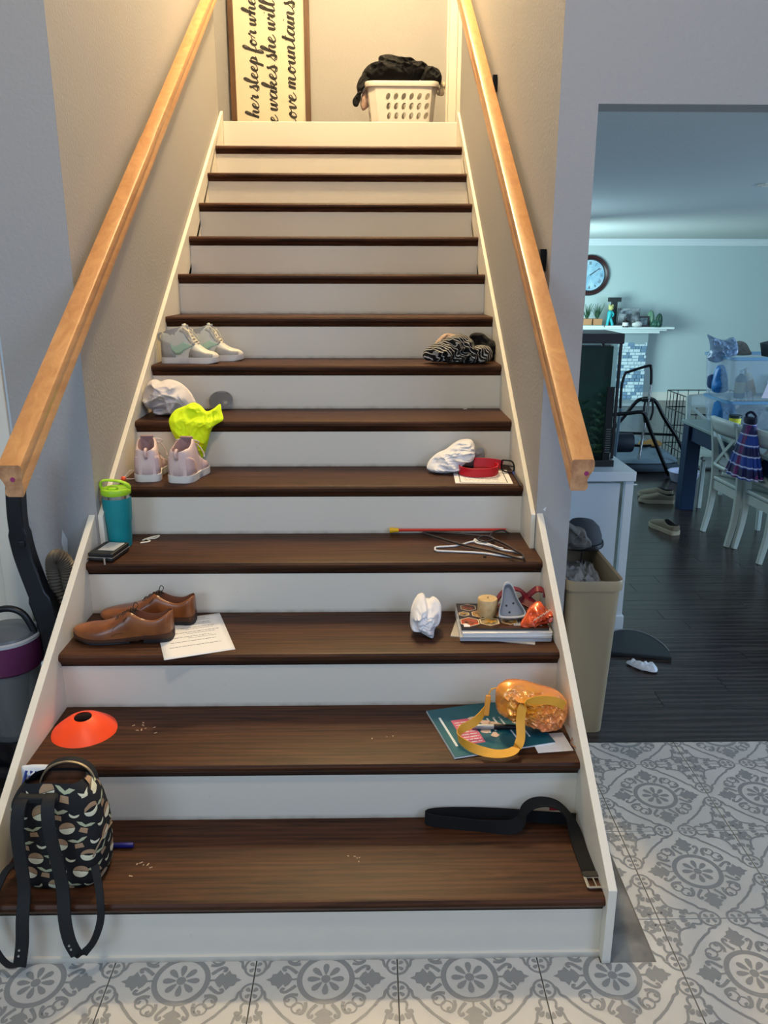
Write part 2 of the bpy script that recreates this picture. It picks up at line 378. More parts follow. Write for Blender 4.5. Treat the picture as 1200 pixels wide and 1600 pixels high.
def tile_mesh(rects, key):
    b = B(); d = B()
    for (x0, x1, y0, y1) in rects:
        b.box(((x0+x1)/2, (y0+y1)/2, -0.0045), (x1-x0, y1-y0, 0.009))
        for pi_, p in enumerate(PAT):
            q = clip(p, x0+0.0004, x1-0.0004, y0+0.0004, y1-0.0004)
            if q: d.add([(x, y, 0.0002+0.00001*(pi_ % 97)) for x, y in q], [tuple(range(len(q)))])
    md = d.mesh('printed_pattern', [tile_ink], None, False); return b.mesh('floor_tile', [tile_base]), md
cache = {}
h_ = P/2-GAP
for i in range(-4, 6):
    for j in range(-5, 3):
        x0 = X0+i*P; y0 = Y0+(j-0)*P; cx, cy = x0+P/2, y0+P/2
        if j == 2: y1c = min(h_, 0.978-cy)
        else: y1c = h_
        rects = [(-h_, h_, -h_, y1c)]
        # stairs cover x<0.67 and y>0; a bare strip is left from 0.67 to 0.79
        if j >= 0 and x0+P <= 0.68 and x0 >= -0.96: continue
        if cx-h_ < 0.79 and cx+h_ > 0.60:
            xs = 0.79-cx
            if j == -1: rects = [(-h_, h_, -h_, -0.027-cy), (xs, h_, -0.027-cy, h_), (-h_, min(h_, 0.645-cx), -0.027-cy, 0.02-cy)]
            elif j >= 0: rects = [(xs, h_, -h_, y1c)]
        elif x0 < -0.93 and x0+P > -0.96 and j >= 0: rects = [(-h_, -0.93-cx, -h_, y1c)]
        rects = [r for r in rects if r[1]-r[0] > 0.01 and r[3]-r[2] > 0.01]
        if not rects: continue
        k = tuple(tuple(round(v_, 3) for v_ in r) for r in rects)
        if k not in cache: cache[k] = tile_mesh(rects, k)
        t_ = bpy.data.objects.new('floor_tile', cache[k][0]); col.objects.link(t_); t_.parent = floor; t_.location = (cx, cy, 0)
        p_ = bpy.data.objects.new('printed_pattern', cache[k][1]); col.objects.link(p_); p_.parent = t_
B().box((0.73, 0.49, -0.0055), (0.118, 1.03, 0.005)).build('bare_strip', concrete, floor)['label'] = 'bare concrete strip beside the stair skirt'
# threshold + planks
struct(B().box((2.5, 0.982, -0.001), (3.5, 0.008, 0.006)).build('trim_2', M('dark_bronze_edge', (58, 56, 52), 0.4, 0.5)), 'metal edge strip between tiles and planks')
wf = struct(B().box((3.9, 5.5, -0.03), (6.4, 9.03, 0.04)).build('floor_living', M('floor_gap_dark', (16, 14, 14), 0.7)), 'dark wood living room floor')
rnd = random.Random(5); pw = 0.125; row = 0; y = 0.988
plank_cache = {}
while y < YF-0.01:
    x = 0.70-rnd.uniform(0.0, 0.9)
    while x < 7.0:
        L_ = rnd.choice((0.9, 1.2, 1.5)); xa, xb = max(x, 0.72), min(x+L_, 6.99)
        if xb-xa > 0.02:
            wd = min(pw, YF-y)-0.002; key = (round(xb-xa, 2), round(wd, 3))
            if key not in plank_cache: plank_cache[key] = B().box((0, 0, -0.005), (xb-xa-0.0025, wd, 0.01)).mesh('floor_plank', [plank_mat])
            o = bpy.data.objects.new('floor_plank', plank_cache[key]); col.objects.link(o); o.parent = wf; o.location = ((xa+xb)/2, y+wd/2, 0)
        x += L_
    y += pw; row += 1
    if y > 4.6: pw = 0.25

# ------------------------------------------------------------------ staircase
st = thing('staircase', 'straight white painted staircase with dark stained oak treads', 'stairs', (0, 0, 0)); st['kind'] = 'structure'
def tread_prof():
    b = 0.028; pts = [(RUN+0.01, 0.0)]
    for k in range(6):
        a = PI/2+PI*k/5; pts.append((0.008+0.014*math.cos(a)-LIP+0.002, -b/2+b/2*math.sin(a)))
    pts += [(-LIP+0.008, -b), (-LIP+0.009, -b-0.004), (-LIP+0.014, -b-0.012), (-LIP+0.018, -b-0.018), (0.0, -b-0.018), (0.0, -b+0.002), (RUN+0.01, -b+0.002)]
    return pts
prof = tread_prof()
def tread_mesh(x0, x1):
    return B().loft([[Vector((x, a, b)) for a, b in prof] for x in (x0, x1)]).mesh('tread', [tread_mat], 35)
tm_low, tm_up, tm_4 = tread_mesh(XLL, XRL), tread_mesh(XL, XR), None
for n in range(1, 14):
    low = n <= 4
    o = bpy.data.objects.new('tread', tm_low if n <= 3 else tm_up); col.objects.link(o); o.parent = st
    o.location = (0, (n-1)*RUN, n*RISE)
    if n == 4:      # the fourth tread is wider in front of the wall corner
        B().loft([[Vector((x, a if a < 0.15 else 0.122, b)) for a, b in prof] for x in (XLL, XL)]).build('tread_end', tread_mat, st, 35, loc=(0, 3*RUN, 4*RISE))
        B().loft([[Vector((x, a if a < 0.15 else 0.122, b)) for a, b in prof] for x in (XR, XRL)]).build('tread_end', tread_mat, st, 35, loc=(0, 3*RUN, 4*RISE))
for n in range(1, 15):
    x0, x1 = (XLL, XRL) if n <= 4 else (XL, XR); th = RISE if n == 14 else RISE-0.027
    o = B().box(((x0+x1)/2, 0.008, th/2), (x1-x0, 0.016, th)).build('riser', riser_mat, st, bevel=0.001 if n < 14 else 0.004, loc=(0, (n-1)*RUN+(0 if n < 14 else -0.006), (n-1)*RISE))
    if n == 1:
        B().box(((x0+x1)/2, -0.004, 0.008), (x1-x0, 0.008, 0.016)).build('shoe_strip', riser_mat, st)
sk = dirty_white('painted_skirt', (220, 214, 200))
def skirt(name, x0, x1, ya, yb, off, front):
    z = lambda y: 0.627*y+off
    poly = [(ya, max(0.0, z(ya)-0.52)), (ya, z(ya)), (yb, z(yb)), (yb, max(0.0, z(yb)-0.52)), ((0.52-off)/0.627, 0.0)]
    if front: poly = [(ya, 0.002), (ya, z(ya)), (yb, z(yb)), (yb, 0.002)]
    return B().prism(poly, x0, x1, 'yz').build(name, sk, st, bevel=0.0015)
skirt('skirt_board', XL-0.018, XL, YW, 3.96, 0.240, False)
skirt('skirt_board', XR, XR+0.016, YW, 3.96, 0.240, False)
skirt('skirt_board', XLL-0.022, XLL, -0.032, YW-0.001, 0.246, True)
skirt('skirt_board', XRL, XRL+0.022, -0.032, YW-0.001, 0.246, True)

# ------------------------------------------------------------------ handrails
SL = 0.634
def rail_profile(w_, h, s):
    """s = +1: straight flank to the left, grooved flank to the right"""
    a = w_/2
    pts = [(-a*0.78, h), (-a*0.95, h*0.97), (-a, h*0.90), (-a, h*0.62), (-a*0.93, h*0.52), (-a*0.93, h*0.44), (-a, h*0.36), (-a*0.99, h*0.05), (-a*0.90, 0),
           (a*0.30, 0.0), (a*0.50, h*0.05), (a*0.56, h*0.16), (a*0.46, h*0.26), (a*0.48, h*0.36), (a*0.66, h*0.50), (a*0.92, h*0.64), (a, h*0.78), (a, h*0.90), (a*0.93, h*0.97), (a*0.78, h)]
    return [(x*s, z) for x, z in pts]
def handrail(name, label, xc, z0, y0, segs, plug, sd):
    t = thing(name, label, 'handrail', (xc, y0, z0))
    for (ya, yb, w_, h) in segs:
        pr_ = rail_profile(w_, h, sd)
        b = B(); b.loft([[Vector((x, yy-y0, z+SL*(yy-y0))) for x, z in pr_] for yy in (ya, yb)], True, False, False)
        n = len(pr_); b.cur = 1; b.add([Vector((x, ya-y0, z+SL*(ya-y0))) for x, z in pr_], [tuple(range(n))]); b.add([Vector((x, yb-y0, z+SL*(yb-y0))) for x, z in pr_], [tuple(range(n))])
        b.build('rail_section', [rail_mat, rail_end], t, 30)
    B().lathe([(0.0, 0.001), (0.0058, 0.001), (0.0062, 0.0)], (plug, 0, 0.044), 16, 'y').build('plug', M('magenta_plug', (140, 40, 92), 0.6), t)
    return t
hl = handrail('handrail', 'golden oak handrail on the left stairwell wall, with a joint partway', -0.8275, 1.160, 0.27, [(0.27, 1.83, 0.060, 0.080), (1.8305, 3.85, 0.056, 0.079)], 0.006, -1)
hr = handrail('handrail', 'golden oak handrail on the right stairwell wall, one unbroken length', 0.589, 1.172, 0.27, [(0.27, 3.85, 0.058, 0.080)], 0.010, 1)
def bracket(parent, y, side):
    zz = SL*(y-0.27); b = B()
    b.lathe([(0.0, 0), (0.026, 0), (0.026, 0.005), (0.012, 0.009)], (side*0.0, 0, 0), 16, 'x')
    wx = (0.645-0.589-0.001) if side > 0 else (0.8275-0.895+0.001)
    b2 = B()
    if side > 0: b2.box((wx-side*0.011, y-0.27, zz+0.045), (0.020, 0.022, 0.070))
    b2.box((wx-side*0.003, y-0.27, zz-0.055), (0.004, 0.03, 0.05)); b2.tube(cr([(wx-side*0.004, y-0.27, zz-0.06), (wx*0.55, y-0.27, zz-0.062), (wx*0.2, y-0.27, zz-0.03), (0, y-0.27, zz+0.004)], 5), 0.0065, 8)
    b2.box((0, y-0.27, zz+0.003), (0.022, 0.05, 0.006)); b2.build('bracket', dark_metal, parent, 40)
for y_ in (1.10, 2.36, 3.6): bracket(hr, y_, 1)
for y_ in (1.10, 2.36, 3.6): bracket(hl, y_, -1)

# door at the far left, and the landing's door casing
d1 = struct(B().box((-1.66, YW+0.06, 1.02), (0.84, 0.035, 2.04)).build('door_1', white_paint), 'white panel door at the left edge')
for (zc, zh) in ((0.42, 0.52), (1.05, 0.5), (1.66, 0.5)):
    for xc in (-1.85, -1.47): B().box((xc, YW+0.040, zc), (0.26, 0.008, zh)).build('door_panel', white_paint, d1, bevel=0.004)
t3 = struct(B().box((-1.20, YW-0.009, 1.04), (0.09, 0.018, 2.08)).build('trim_3', white_paint, bevel=0.004), 'white door casing at the left edge')
struct(B().box((-2.12, YW-0.009, 1.04), (0.09, 0.018, 2.08)).build('trim_4', white_paint, bevel=0.004))
struct(B().box((-1.66, YW-0.009, 2.125), (1.01, 0.018, 0.09)).build('trim_5', white_paint, bevel=0.004))
struct(B().box((0.671, YB-0.010, ZL+1.03), (0.080, 0.020, 2.06)).build('trim_6', white_paint, bevel=0.005), 'white door casing on the landing')
struct(B().box((0.640, YB-0.014, ZL+1.03), (0.016, 0.028, 2.06)).build('trim_7', white_paint, bevel=0.003))
struct(B().box((1.14, YB-0.006, ZL+1.0), (0.86, 0.010, 2.0)).build('door_2', white_paint), 'white door on the landing')

pm = M('spackle_patch', (206, 210, 212), 0.8)
B().prism([(-1.022, 0.835), (-1.008, 0.80), (-1.012, 0.75), (-1.024, 0.745), (-1.030, 0.79)], YW-0.001, YW+0.001, 'xz').build('paint_patch', pm, bpy.data.objects['wall_front'])
B().prism([(0.668, 0.905), (0.680, 0.915), (0.676, 0.898)], YW-0.001, YW+0.001, 'xz').build('paint_patch', pm, bpy.data.objects['wall_right'])
# ------------------------------------------------------------------ shoes
def shoe_mesh(L, st, th=0.006, cen=None):
    """st: list of (t, halfwidth, z_sole, z_top, open_half, depth). returns builder of the upper"""
    rings = []; m = 7
    for (t, wd, zs, zt, op, dp) in st:
        x = t*L; c = cen(t) if cen else 0; pts = []
        for k in range(m+1):
            u = k/m*PI/2; q = 0.62
            pts.append((x, -(op+(wd-op)*math.cos(u)**0.85 if k < m else op)+c, zs+(zt-zs)*math.sin(u)**q))
        ih = max(op-th, op*0.3)
        for k in range(1, 6):
            v = k/5*PI/2; pts.append((x, -ih*math.cos(v)**0.6+c if k < 5 else c, zt-dp*math.sin(v)**0.7))
        mir = [(p[0], 2*c-p[1], p[2]) for p in pts[-2::-1]]
        rings.append([Vector(p) for p in pts+mir])
    b = B(); n = len(rings[0]); inner = set(range(m+0, n-1-m))
    vs = [q for r in rings for q in r]; b.add(vs, [])
    for i in range(len(rings)-1):
        for j in range(n):
            k = (j+1) % n
            b.f.append((i*n+j, i*n+k, (i+1)*n+k, (i+1)*n+j)); b.mi.append(1 if (j in inner and st[i][5] > 0.004 and st[i+1][5] > 0.004) else 0)
    b.f.append(tuple(range(n-1, -1, -1))); b.mi.append(0); b.f.append(tuple((len(rings)-1)*n+j for j in range(n))); b.mi.append(0)
    return b
def interp(st, t):
    for i in range(len(st)-1):
        if st[i][0] <= t <= st[i+1][0]:
            k = (t-st[i][0])/(st[i+1][0]-st[i][0]); return [st[i][j]+(st[i+1][j]-st[i][j])*k for j in range(6)]
    return list(st[-1])
def dens(st, n):
    """smooth the stations by catmull-rom"""
    out = []
    A = cr([(s[0], s[1], s[2]) for s in st], n); C_ = cr([(s[3], s[4], s[5]) for s in st], n)
    for a, c in zip(A, C_): out.append((a.x, max(a.y, 0.004), a.z, c.x, max(c.y, 0.0), max(c.z, 0.0)))
    return out
def sole_mesh(L, st, zb, grow, t0=0.0, t1=1.0, cen=None, top=None):
    rings = []
    for (t, wd, zs, zt, op, dp) in st:
        if t < t0-1e-6 or t > t1+1e-6: continue
        x = t*L; c = cen(t) if cen else 0; w_ = wd+grow; z0 = zb(t); z1 = (top(t) if top else zs+0.004)
        rings.append([Vector((x, c-w_, z0+0.002)), Vector((x, c-w_*0.96, z0)), Vector((x, c+w_*0.96, z0)), Vector((x, c+w_, z0+0.002)), Vector((x, c+w_, z1)), Vector((x, c-w_, z1))])
    return B().loft(rings)
def place(root, loc, rotz, rx=0):
    root.location = loc; root.rotation_euler = (rx, 0, rotz)

# --- low leather shoes
leather = M('brown_leather', (138, 80, 38), 0.36, var=(14, (112, 62, 30)), coat=0.25)
leather_in = M('tan_lining', (112, 62, 34), 0.7)
dsole = M('dark_rubber_sole', (38, 36, 38), 0.6); lace_d = M('dark_brown_lace', (42, 26, 18), 0.8); welt = M('brown_welt', (70, 40, 24), 0.6)
def oxford(label, loc, rz, sd):
    t = thing('leather_shoe', label, 'shoe', loc, rz, 'brown leather lace-up shoes')
    L = 0.318; cen = lambda u: sd*0.010*math.sin(u*PI*1.1)
    raw = [(0.0, 0.010, 0.030, 0.094, 0.000, 0.000), (0.012, 0.026, 0.028, 0.096, 0.010, 0.020), (0.05, 0.036, 0.027, 0.090, 0.024, 0.045), (0.15, 0.038, 0.026, 0.074, 0.028, 0.042),
           (0.27, 0.036, 0.024, 0.078, 0.026, 0.040), (0.38, 0.036, 0.021, 0.096, 0.018, 0.042), (0.43, 0.038, 0.020, 0.097, 0.008, 0.012), (0.47, 0.040, 0.019, 0.090, 0.0, 0.0), (0.58, 0.046, 0.018, 0.069, 0, 0),
           (0.70, 0.051, 0.017, 0.056, 0, 0), (0.82, 0.048, 0.018, 0.051, 0, 0), (0.92, 0.036, 0.021, 0.046, 0, 0), (0.975, 0.022, 0.024, 0.041, 0, 0), (1.0, 0.007, 0.027, 0.034, 0, 0)]
    s_ = dens(raw, 4)
    shoe_mesh(L, s_, 0.004, cen).build('upper', [leather, leather_in], t, 60)
    zb = lambda u: 0.008+0.012*max(0, u-0.78)*5*max(0, u-0.78) if u > 0.3 else 0.012
    sole_mesh(L, s_, zb, 0.004, 0, 1, cen, lambda u: interp(raw, u)[2]+0.001).build('welt', welt, t, 40)
    sole_mesh(L, s_, lambda u: 0.0 if 0.40 < u < 0.80 or u < 0.3 else max(0, (u-0.8)*0.06), 0.0025, 0.40, 1, cen, lambda u: 0.010+max(0, (u-0.8)*0.06)).build('outsole', dsole, t, 40)
    sole_mesh(L, s_, lambda u: 0.0, 0.003, 0, 0.27, cen, lambda u: 0.026).build('heel', dsole, t, 40)
    b = B()
    rings = []
    for u in (0.36, 0.40, 0.44, 0.48, 0.53):
        s = interp(raw, u); rings.append(((u*L), cen(u), s[3]))
    for i, (x, c, z) in enumerate(rings):
        for k in (-1, 1): b.tube(cr([(x-k*0.004, c-0.018, z-0.002), (x, c, z+0.004), (x+k*0.004, c+0.018, z-0.002)], 4), 0.0014, 6)
    x, c, z = rings[0]
    for sg in (-1, 1):
        b.tube(cr([(x, c, z+0.004), (x-0.006, c+sg*0.014, z+0.018), (x+0.006, c+sg*0.024, z+0.022), (x+0.010, c+sg*0.014, z+0.008), (x, c, z+0.004)], 5), 0.0014, 6)
        b.tube(cr([(x, c, z+0.004), (x+0.015, c+sg*0.022, z-0.002), (x+0.03, c+sg*0.038, z-0.016)], 5), 0.0013, 6)
    b.build('laces', lace_d, t, 60)
    # facing seams and back stay
    for sg in (-1, 1):
        b = B(); pts = []
        for u, kk in ((0.36, 0.55), (0.42, 0.60), (0.50, 0.60), (0.56, 0.72), (0.57, 0.95), (0.53, 1.0), (0.46, 1.0)):
            s = interp(raw, u); a_ = kk*PI/2; y_ = (s[1])*math.sin(a_)**1.0; z_ = s[2]+(s[3]-s[2])*math.cos(a_)**0.62 if kk < 0.99 else s[2]+0.018
            pts.append((u*L, cen(u)+sg*(min(y_, s[1])+0.0003), z_+0.0004))
        b.tube(cr(pts, 5), 0.0007, 5); b.build('seam', welt, t, 60)
    return t

# --- high-top sneakers
def sneaker(label, group, loc, rz, sd, cols, L=0.235, hi=0.135, swoosh=True, strap=True, lace_open=0):
    upper, panel, lining, sole, lace, mark = cols
    t = thing('high_top_sneaker', label, 'shoe', loc, rz, group)
    cen = lambda u: sd*0.006*math.sin(u*PI*1.1)
    raw = [(0.0, 0.010, 0.026, hi*0.80, 0.000, 0.000), (0.010, 0.022, 0.025, hi*0.82, 0.010, 0.02), (0.035, 0.031, 0.025, hi*0.84, 0.018, 0.065), (0.09, 0.038, 0.024, hi*0.86, 0.023, 0.085), (0.18, 0.040, 0.024, hi*0.88, 0.026, 0.090),
           (0.30, 0.038, 0.023, hi*0.99, 0.025, 0.092), (0.40, 0.037, 0.022, hi*1.05, 0.017, 0.080), (0.44, 0.037, 0.022, hi*1.00, 0.009, 0.02), (0.48, 0.037, 0.022, hi*0.84, 0.0, 0.0), (0.56, 0.041, 0.022, hi*0.66, 0, 0),
           (0.66, 0.045, 0.022, hi*0.52, 0, 0), (0.78, 0.047, 0.022, 0.058, 0, 0), (0.90, 0.041, 0.022, 0.050, 0, 0), (0.965, 0.028, 0.023, 0.042, 0, 0), (1.0, 0.010, 0.024, 0.034, 0, 0)]
    s_ = dens(raw, 4); shoe_mesh(L, s_, 0.007, cen).build('upper', [upper, lining], t, 60)
    sole_mesh(L, s_, lambda u: max(0, (u-0.85)*0.05), 0.0045, 0, 1, cen, lambda u: 0.027+max(0, (u-0.9)*0.03)).build('sole', sole, t, 40, bevel=0.002)
    def surf(u, kk, sg, out=0.0012):      # kk 0 = foot of the side, 1 = top
        s = interp(s_, u); a_ = min(kk, 0.999)*PI/2
        return Vector((u*L, cen(u)+sg*(s[4]+(s[1]-s[4])*math.cos(a_)**0.85+out), s[2]+(s[3]-s[2])*math.sin(a_)**0.62+out*0.5))
    def patch(name, poly_uv, mt, out=0.0016):
        for sg in (-1, 1):
            b = B(); n = len(poly_uv)//2; top = poly_uv[:n]; bot = poly_uv[n:][::-1]; vs = []
            for (a, c) in zip(top, bot):
                for k in range(5): u = a[0]+(c[0]-a[0])*k/4; q = a[1]+(c[1]-a[1])*k/4; vs.append(surf(u, q, sg, out))
            b.add(vs, [(i*5+j, i*5+j+1, (i+1)*5+j+1, (i+1)*5+j) for i in range(n-1) for j in range(4)])
            b.build(name, mt, t, 60, solid=0.0012)
    # overlays: heel counter, eyestay, toe guard
    patch('heel_panel', [(0.02, 0.42), (0.08, 0.40), (0.16, 0.30), (0.26, 0.14), (0.28, 0.0), (0.18, 0.0), (0.09, 0.0), (0.02, 0.0)], panel)
    patch('eyestay', [(0.42, 0.86), (0.46, 0.84), (0.54, 0.80), (0.62, 0.74), (0.60, 0.50), (0.52, 0.46), (0.44, 0.50), (0.36, 0.56)], panel)
    patch('toe_guard', [(0.56, 0.26), (0.68, 0.34), (0.80, 0.40), (0.93, 0.46), (0.93, 0.0), (0.80, 0.0), (0.66, 0.0), (0.50, 0.0)], panel)
    if swoosh:
        top = [(0.60, 0.42), (0.52, 0.33), (0.44, 0.24), (0.36, 0.17), (0.29, 0.14), (0.24, 0.17), (0.20, 0.28)]
        bot = [(0.60, 0.43), (0.53, 0.24), (0.44, 0.08), (0.36, 0.02), (0.28, 0.02), (0.22, 0.08), (0.195, 0.30)]
        patch('side_mark', top+bot[::-1], mark, 0.0034)
    if strap:
        b = B(); pts = []; wd = []
        for k in range(17):
            a = -0.78*PI+1.56*PI*k/16; u = 0.25+0.22*math.cos(a); s = interp(s_, max(0.02, u))
            pts.append((u*L+0.0, cen(u)+(s[4]*0.9+0.010)*math.sin(a), hi*0.86+0.016*math.cos(a))); wd.append((0.05, 0, 1))
        b.ribbon(pts, (0.05, 0, 1), 0.034, 0.005); b.build('ankle_strap', panel, t, 50)
    # tongue, heel tab, laces
    b = B(); x0, x1 = 0.43*L, 0.50*L
    b.ribbon(cr([(0.56*L, cen(0.56), hi*0.60), (0.48*L, cen(0.48), hi*0.86), (0.425*L, cen(0.43), hi*1.03), (0.400*L, cen(0.4), hi*1.10)], 4), (0, 1, 0), 0.042, 0.008)
    b.build('tongue', lining if lace_open else upper, t, 50, bevel=0.002)
    b = B(); b.tube(cr([(0.004, 0, hi*0.62), (-0.010, 0, hi*0.68), (-0.011, 0, hi*0.80), (0.004, 0, hi*0.86)], 5), 0.0055, 8); b.build('heel_tab', panel, t, 50)
    b = B()
    for i, u in enumerate((0.47, 0.505, 0.545, 0.59, 0.635)):
        s = interp(s_, u); z = s[3]; c = cen(u)
        b.ribbon(cr([(u*L-0.004, c-0.020, z-0.006), (u*L+0.002, c, z+0.005), (u*L-0.004, c+0.020, z-0.006)], 5), (1, 0, 0.6), 0.008, 0.003)
        if i < 4: b.ribbon(cr([(u*L, c-0.018, z-0.002), (u*L+0.006, c, z+0.003), (u*L+0.014, c+0.018, z-0.010)], 4), (1, 0, 0.6), 0.007, 0.003)
    s = interp(s_, 0.46); z = s[3]+0.004; x = 0.46*L
    for sg in (-1, 1):
        b.tube(cr([(x, 0, z), (x-0.008, sg*0.022, z+0.010), (x+0.012, sg*0.040, z-0.002), (x+0.016, sg*0.024, z-0.012), (x, 0, z)], 6), 0.0022, 6)
        b.tube(cr([(x, 0, z), (x+0.02, sg*0.03, z-0.012), (x+0.035, sg*0.046, z-0.045), (x+0.028, sg*0.050, z-0.062)], 6), 0.0020, 6)
    b.build('laces', lace, t, 60)
    return t

wh = M('white_sneaker_leather', (205, 203, 192), 0.5); gr_s = M('grey_sneaker_suede', (168, 166, 162), 0.8, bump=(120, 0.3, 0.001)); wl = M('offwhite_lace', (222, 214, 194), 0.8)
mint = M('mint_mark', (166, 196, 172), 0.5); wsole = M('white_rubber', (214, 210, 204), 0.5); gl = M('grey_lining', (150, 150, 150), 0.85)
G = 'white and grey high-top sneakers'
sneaker('white high-top sneaker with mint side mark nearest the left skirt board', G, (-0.850, 1.905, 7*RISE), R_(-4), 1, (wh, gr_s, gl, wsole, wl, mint), L=0.25, hi=0.152)
sneaker('white high-top sneaker standing behind and right of its mate', G, (-0.765, 2.015, 7*RISE), R_(2), -1, (wh, gr_s, gl, wsole, wl, mint), L=0.25, hi=0.150)
pk = M('pale_pink_leather', (216, 190, 186), 0.45); pk2 = M('pink_suede_panel', (206, 176, 172), 0.7); pkin = M('dusty_pink_lining', (160, 128, 126), 0.9, bump=(90, 0.4, 0.002))
pkl = M('pink_lace', (224, 204, 198), 0.8)
G = 'pale pink high-top sneakers'
s1 = sneaker('pale pink high-top sneaker on the left, heel to the viewer', G, (-0.775, 1.262, 5*RISE), R_(96), 1, (pk, pk2, pkin, wsole, pkl, pk), L=0.225, hi=0.142, swoosh=False, strap=False, lace_open=1)
s2 = sneaker('pale pink high-top sneaker on the right, half under the yellow shirt', G, (-0.656, 1.240, 5*RISE), R_(82), -1, (pk, pk2, pkin, wsole, pkl, pk), L=0.225, hi=0.142, swoosh=False, strap=False, lace_open=1)
for s_p in (s1, s2): s_p.scale = (1.0, 1.15, 1.03)
oxford('brown leather lace-up shoe in front, heel resting on the printed sheet', (-0.575, 0.715, 3*RISE+0.0012), R_(181), 1)
oxford('brown leather lace-up shoe standing behind its mate by the riser', (-0.530, 0.838, 3*RISE+0.0012), R_(179), -1)

# ------------------------------------------------------------------ first step
def pairs3(pts, z): return [(a, b, z) for a, b in pts]
web = M('black_webbing', (9, 9, 12), 0.95, bump=(260, 0.5, 0.001))
Z1 = RISE
t = thing('belt', 'black webbing belt with a square silver buckle on the bottom step', 'belt', (0.45, 0.25, Z1))
def rel(pts, o): return [(p[0]-o[0], p[1]-o[1], p[2]-o[2]) for p in pts]
O = (0.45, 0.25, Z1); U = (0, 0, 1)
band = [(0.640, 0.262, Z1+0.021), (0.55, 0.272, Z1+0.021), (0.42, 0.288, Z1+0.022), (0.30, 0.292, Z1+0.023), (0.232, 0.286, Z1+0.024), (0.214, 0.274, Z1+0.023), (0.235, 0.262, Z1+0.021),
        (0.30, 0.250, Z1+0.020), (0.38, 0.238, Z1+0.019), (0.450, 0.232, Z1+0.020), (0.478, 0.236, Z1+0.038), (0.488, 0.245, Z1+0.065), (0.512, 0.250, Z1+0.083), (0.548, 0.250, Z1+0.088), (0.585, 0.245, Z1+0.078), (0.612, 0.232, Z1+0.050), (0.624, 0.205, Z1+0.022), (0.627, 0.160, Z1+0.006), (0.628, 0.100, Z1+0.004), (0.629, 0.062, Z1+0.004)]
wds = [U]*9+[(0.3, 0.5, 1), (0.0, 1, 0.6), (0, 1, 0.3), (0, 1, 0.2), (0, 1, 0.1), (0, 1, 0.1), (0.3, 1, 0.2), (0.9, 0.4, 0), (1, 0, 0), (1, 0, 0), (1, 0, 0)]
pp = cr(band, 5); ww = [tuple(v) for v in cr(wds, 5)]
B().ribbon(rel(pp, O), ww, 0.038, 0.0035).build('webbing', web, t, 50)
B().box((0.630-O[0], 0.060-O[1], 0.006), (0.044, 0.020, 0.008)).build('leather_keeper', black_plastic, t, bevel=0.002)
b = B(); q = [(0.611, 0.052), (0.652, 0.052), (0.655, 0.016), (0.612, 0.014), (0.611, 0.052)]
for a, c in zip(q, q[1:]): b.bar((a[0]-O[0], a[1]-O[1], 0.005), (c[0]-O[0], c[1]-O[1], 0.006), 0.0075, 0.005)
b.build('buckle', chrome, t, bevel=0.0008)
B().bar((0.6315-O[0], 0.050-O[1], 0.006), (0.6325-O[0], 0.014-O[1], 0.007), 0.004, 0.003).build('prong', chrome, t, bevel=0.0008)
B().box((0.585-O[0], 0.281-O[1], 0.044), (0.035, 0.004, 0.012)).build('red_tab', M('red_tab', (150, 30, 40), 0.6), t)

# backpack
bp_mat = M('black_printed_canvas', (17, 17, 21), 0.8, bump=(200, 0.3, 0.001))
BPX, BPY = -0.738, 0.108
bag = thing('backpack', 'small black backpack with a cream and tan printed pattern, open at the top', 'backpack', (BPX, BPY, Z1))
HB = 0.268
def bp_sec(z):
    k = z/HB; wx = 0.116*(1-0.10*max(0, k-0.55)/0.45)*(0.965+0.035*math.sin(k*PI)); wy = 0.082*(1.0-0.28*k)
    if k > 0.80: wx *= math.sqrt(max(0.0, 1-((k-0.80)/0.205)**2*0.55)); wy *= math.sqrt(max(0.0, 1-((k-0.80)/0.205)**2*0.5))
    if k < 0.12: e = 1-((0.12-k)/0.12)**2*0.16; wx *= e; wy *= e
    return wx, wy
def bp_pt(a, z, out=0.0):
    wx, wy = bp_sec(z); c, s = math.cos(a), math.sin(a); e = 0.55
    x = (wx+out)*abs(c)**e*(1 if c > 0 else -1); y = (wy+out)*abs(s)**e*(1 if s > 0 else -1)
    lump = 0.0035*noise.noise(Vector((x*9, y*9, z*11)))
    arch = 0.024*max(0, 1-(x/0.118)**2)*max(0, (z/HB-0.80)/0.20)*(1 if s < 0 else 0.35)
    return Vector((x*(1+lump*4), y+lump*(1 if s > 0 else -1), z+arch))
rings = []
for i in range(27):
    z = HB*i/26; rings.append([bp_pt(2*PI*k/48, z) for k in range(48)])
B().loft(rings, True, True, False).build('body', [bp_mat], bag, 60)
# dark brown lining seen through the open top, with the zipped flap standing up behind
lin_ = M('brown_lining', (84, 50, 28), 0.85, var=(25, (62, 36, 20)))
wx, wy = bp_sec(HB)
b = B(); b.add([bp_pt(2*PI*k/48, HB-0.03, -0.006) for k in range(48)], [tuple(range(48))]); b.build('lining', lin_, bag)
fl = []; nfl = 20
for i in range(nfl+1):
    a = PI*i/nfl; x = wx*1.02*math.cos(a)+0.012; fl.append([(x, 0.030+0.012*math.sin(a), HB-0.055+0.0*a), (x*0.99+0.004, 0.040+0.02*math.sin(a), HB-0.040+0.062*math.sin(a)**0.8)])
b = B(); b.add([Vector(p) for pr_ in fl for p in pr_], [(2*i, 2*i+1, 2*i+3, 2*i+2) for i in range(nfl)]); b.build('flap_lining', lin_, bag, 50, solid=0.004)
zp = [Vector((p[1][0], p[1][1]-0.004, p[1][2]+0.003)) for p in fl]
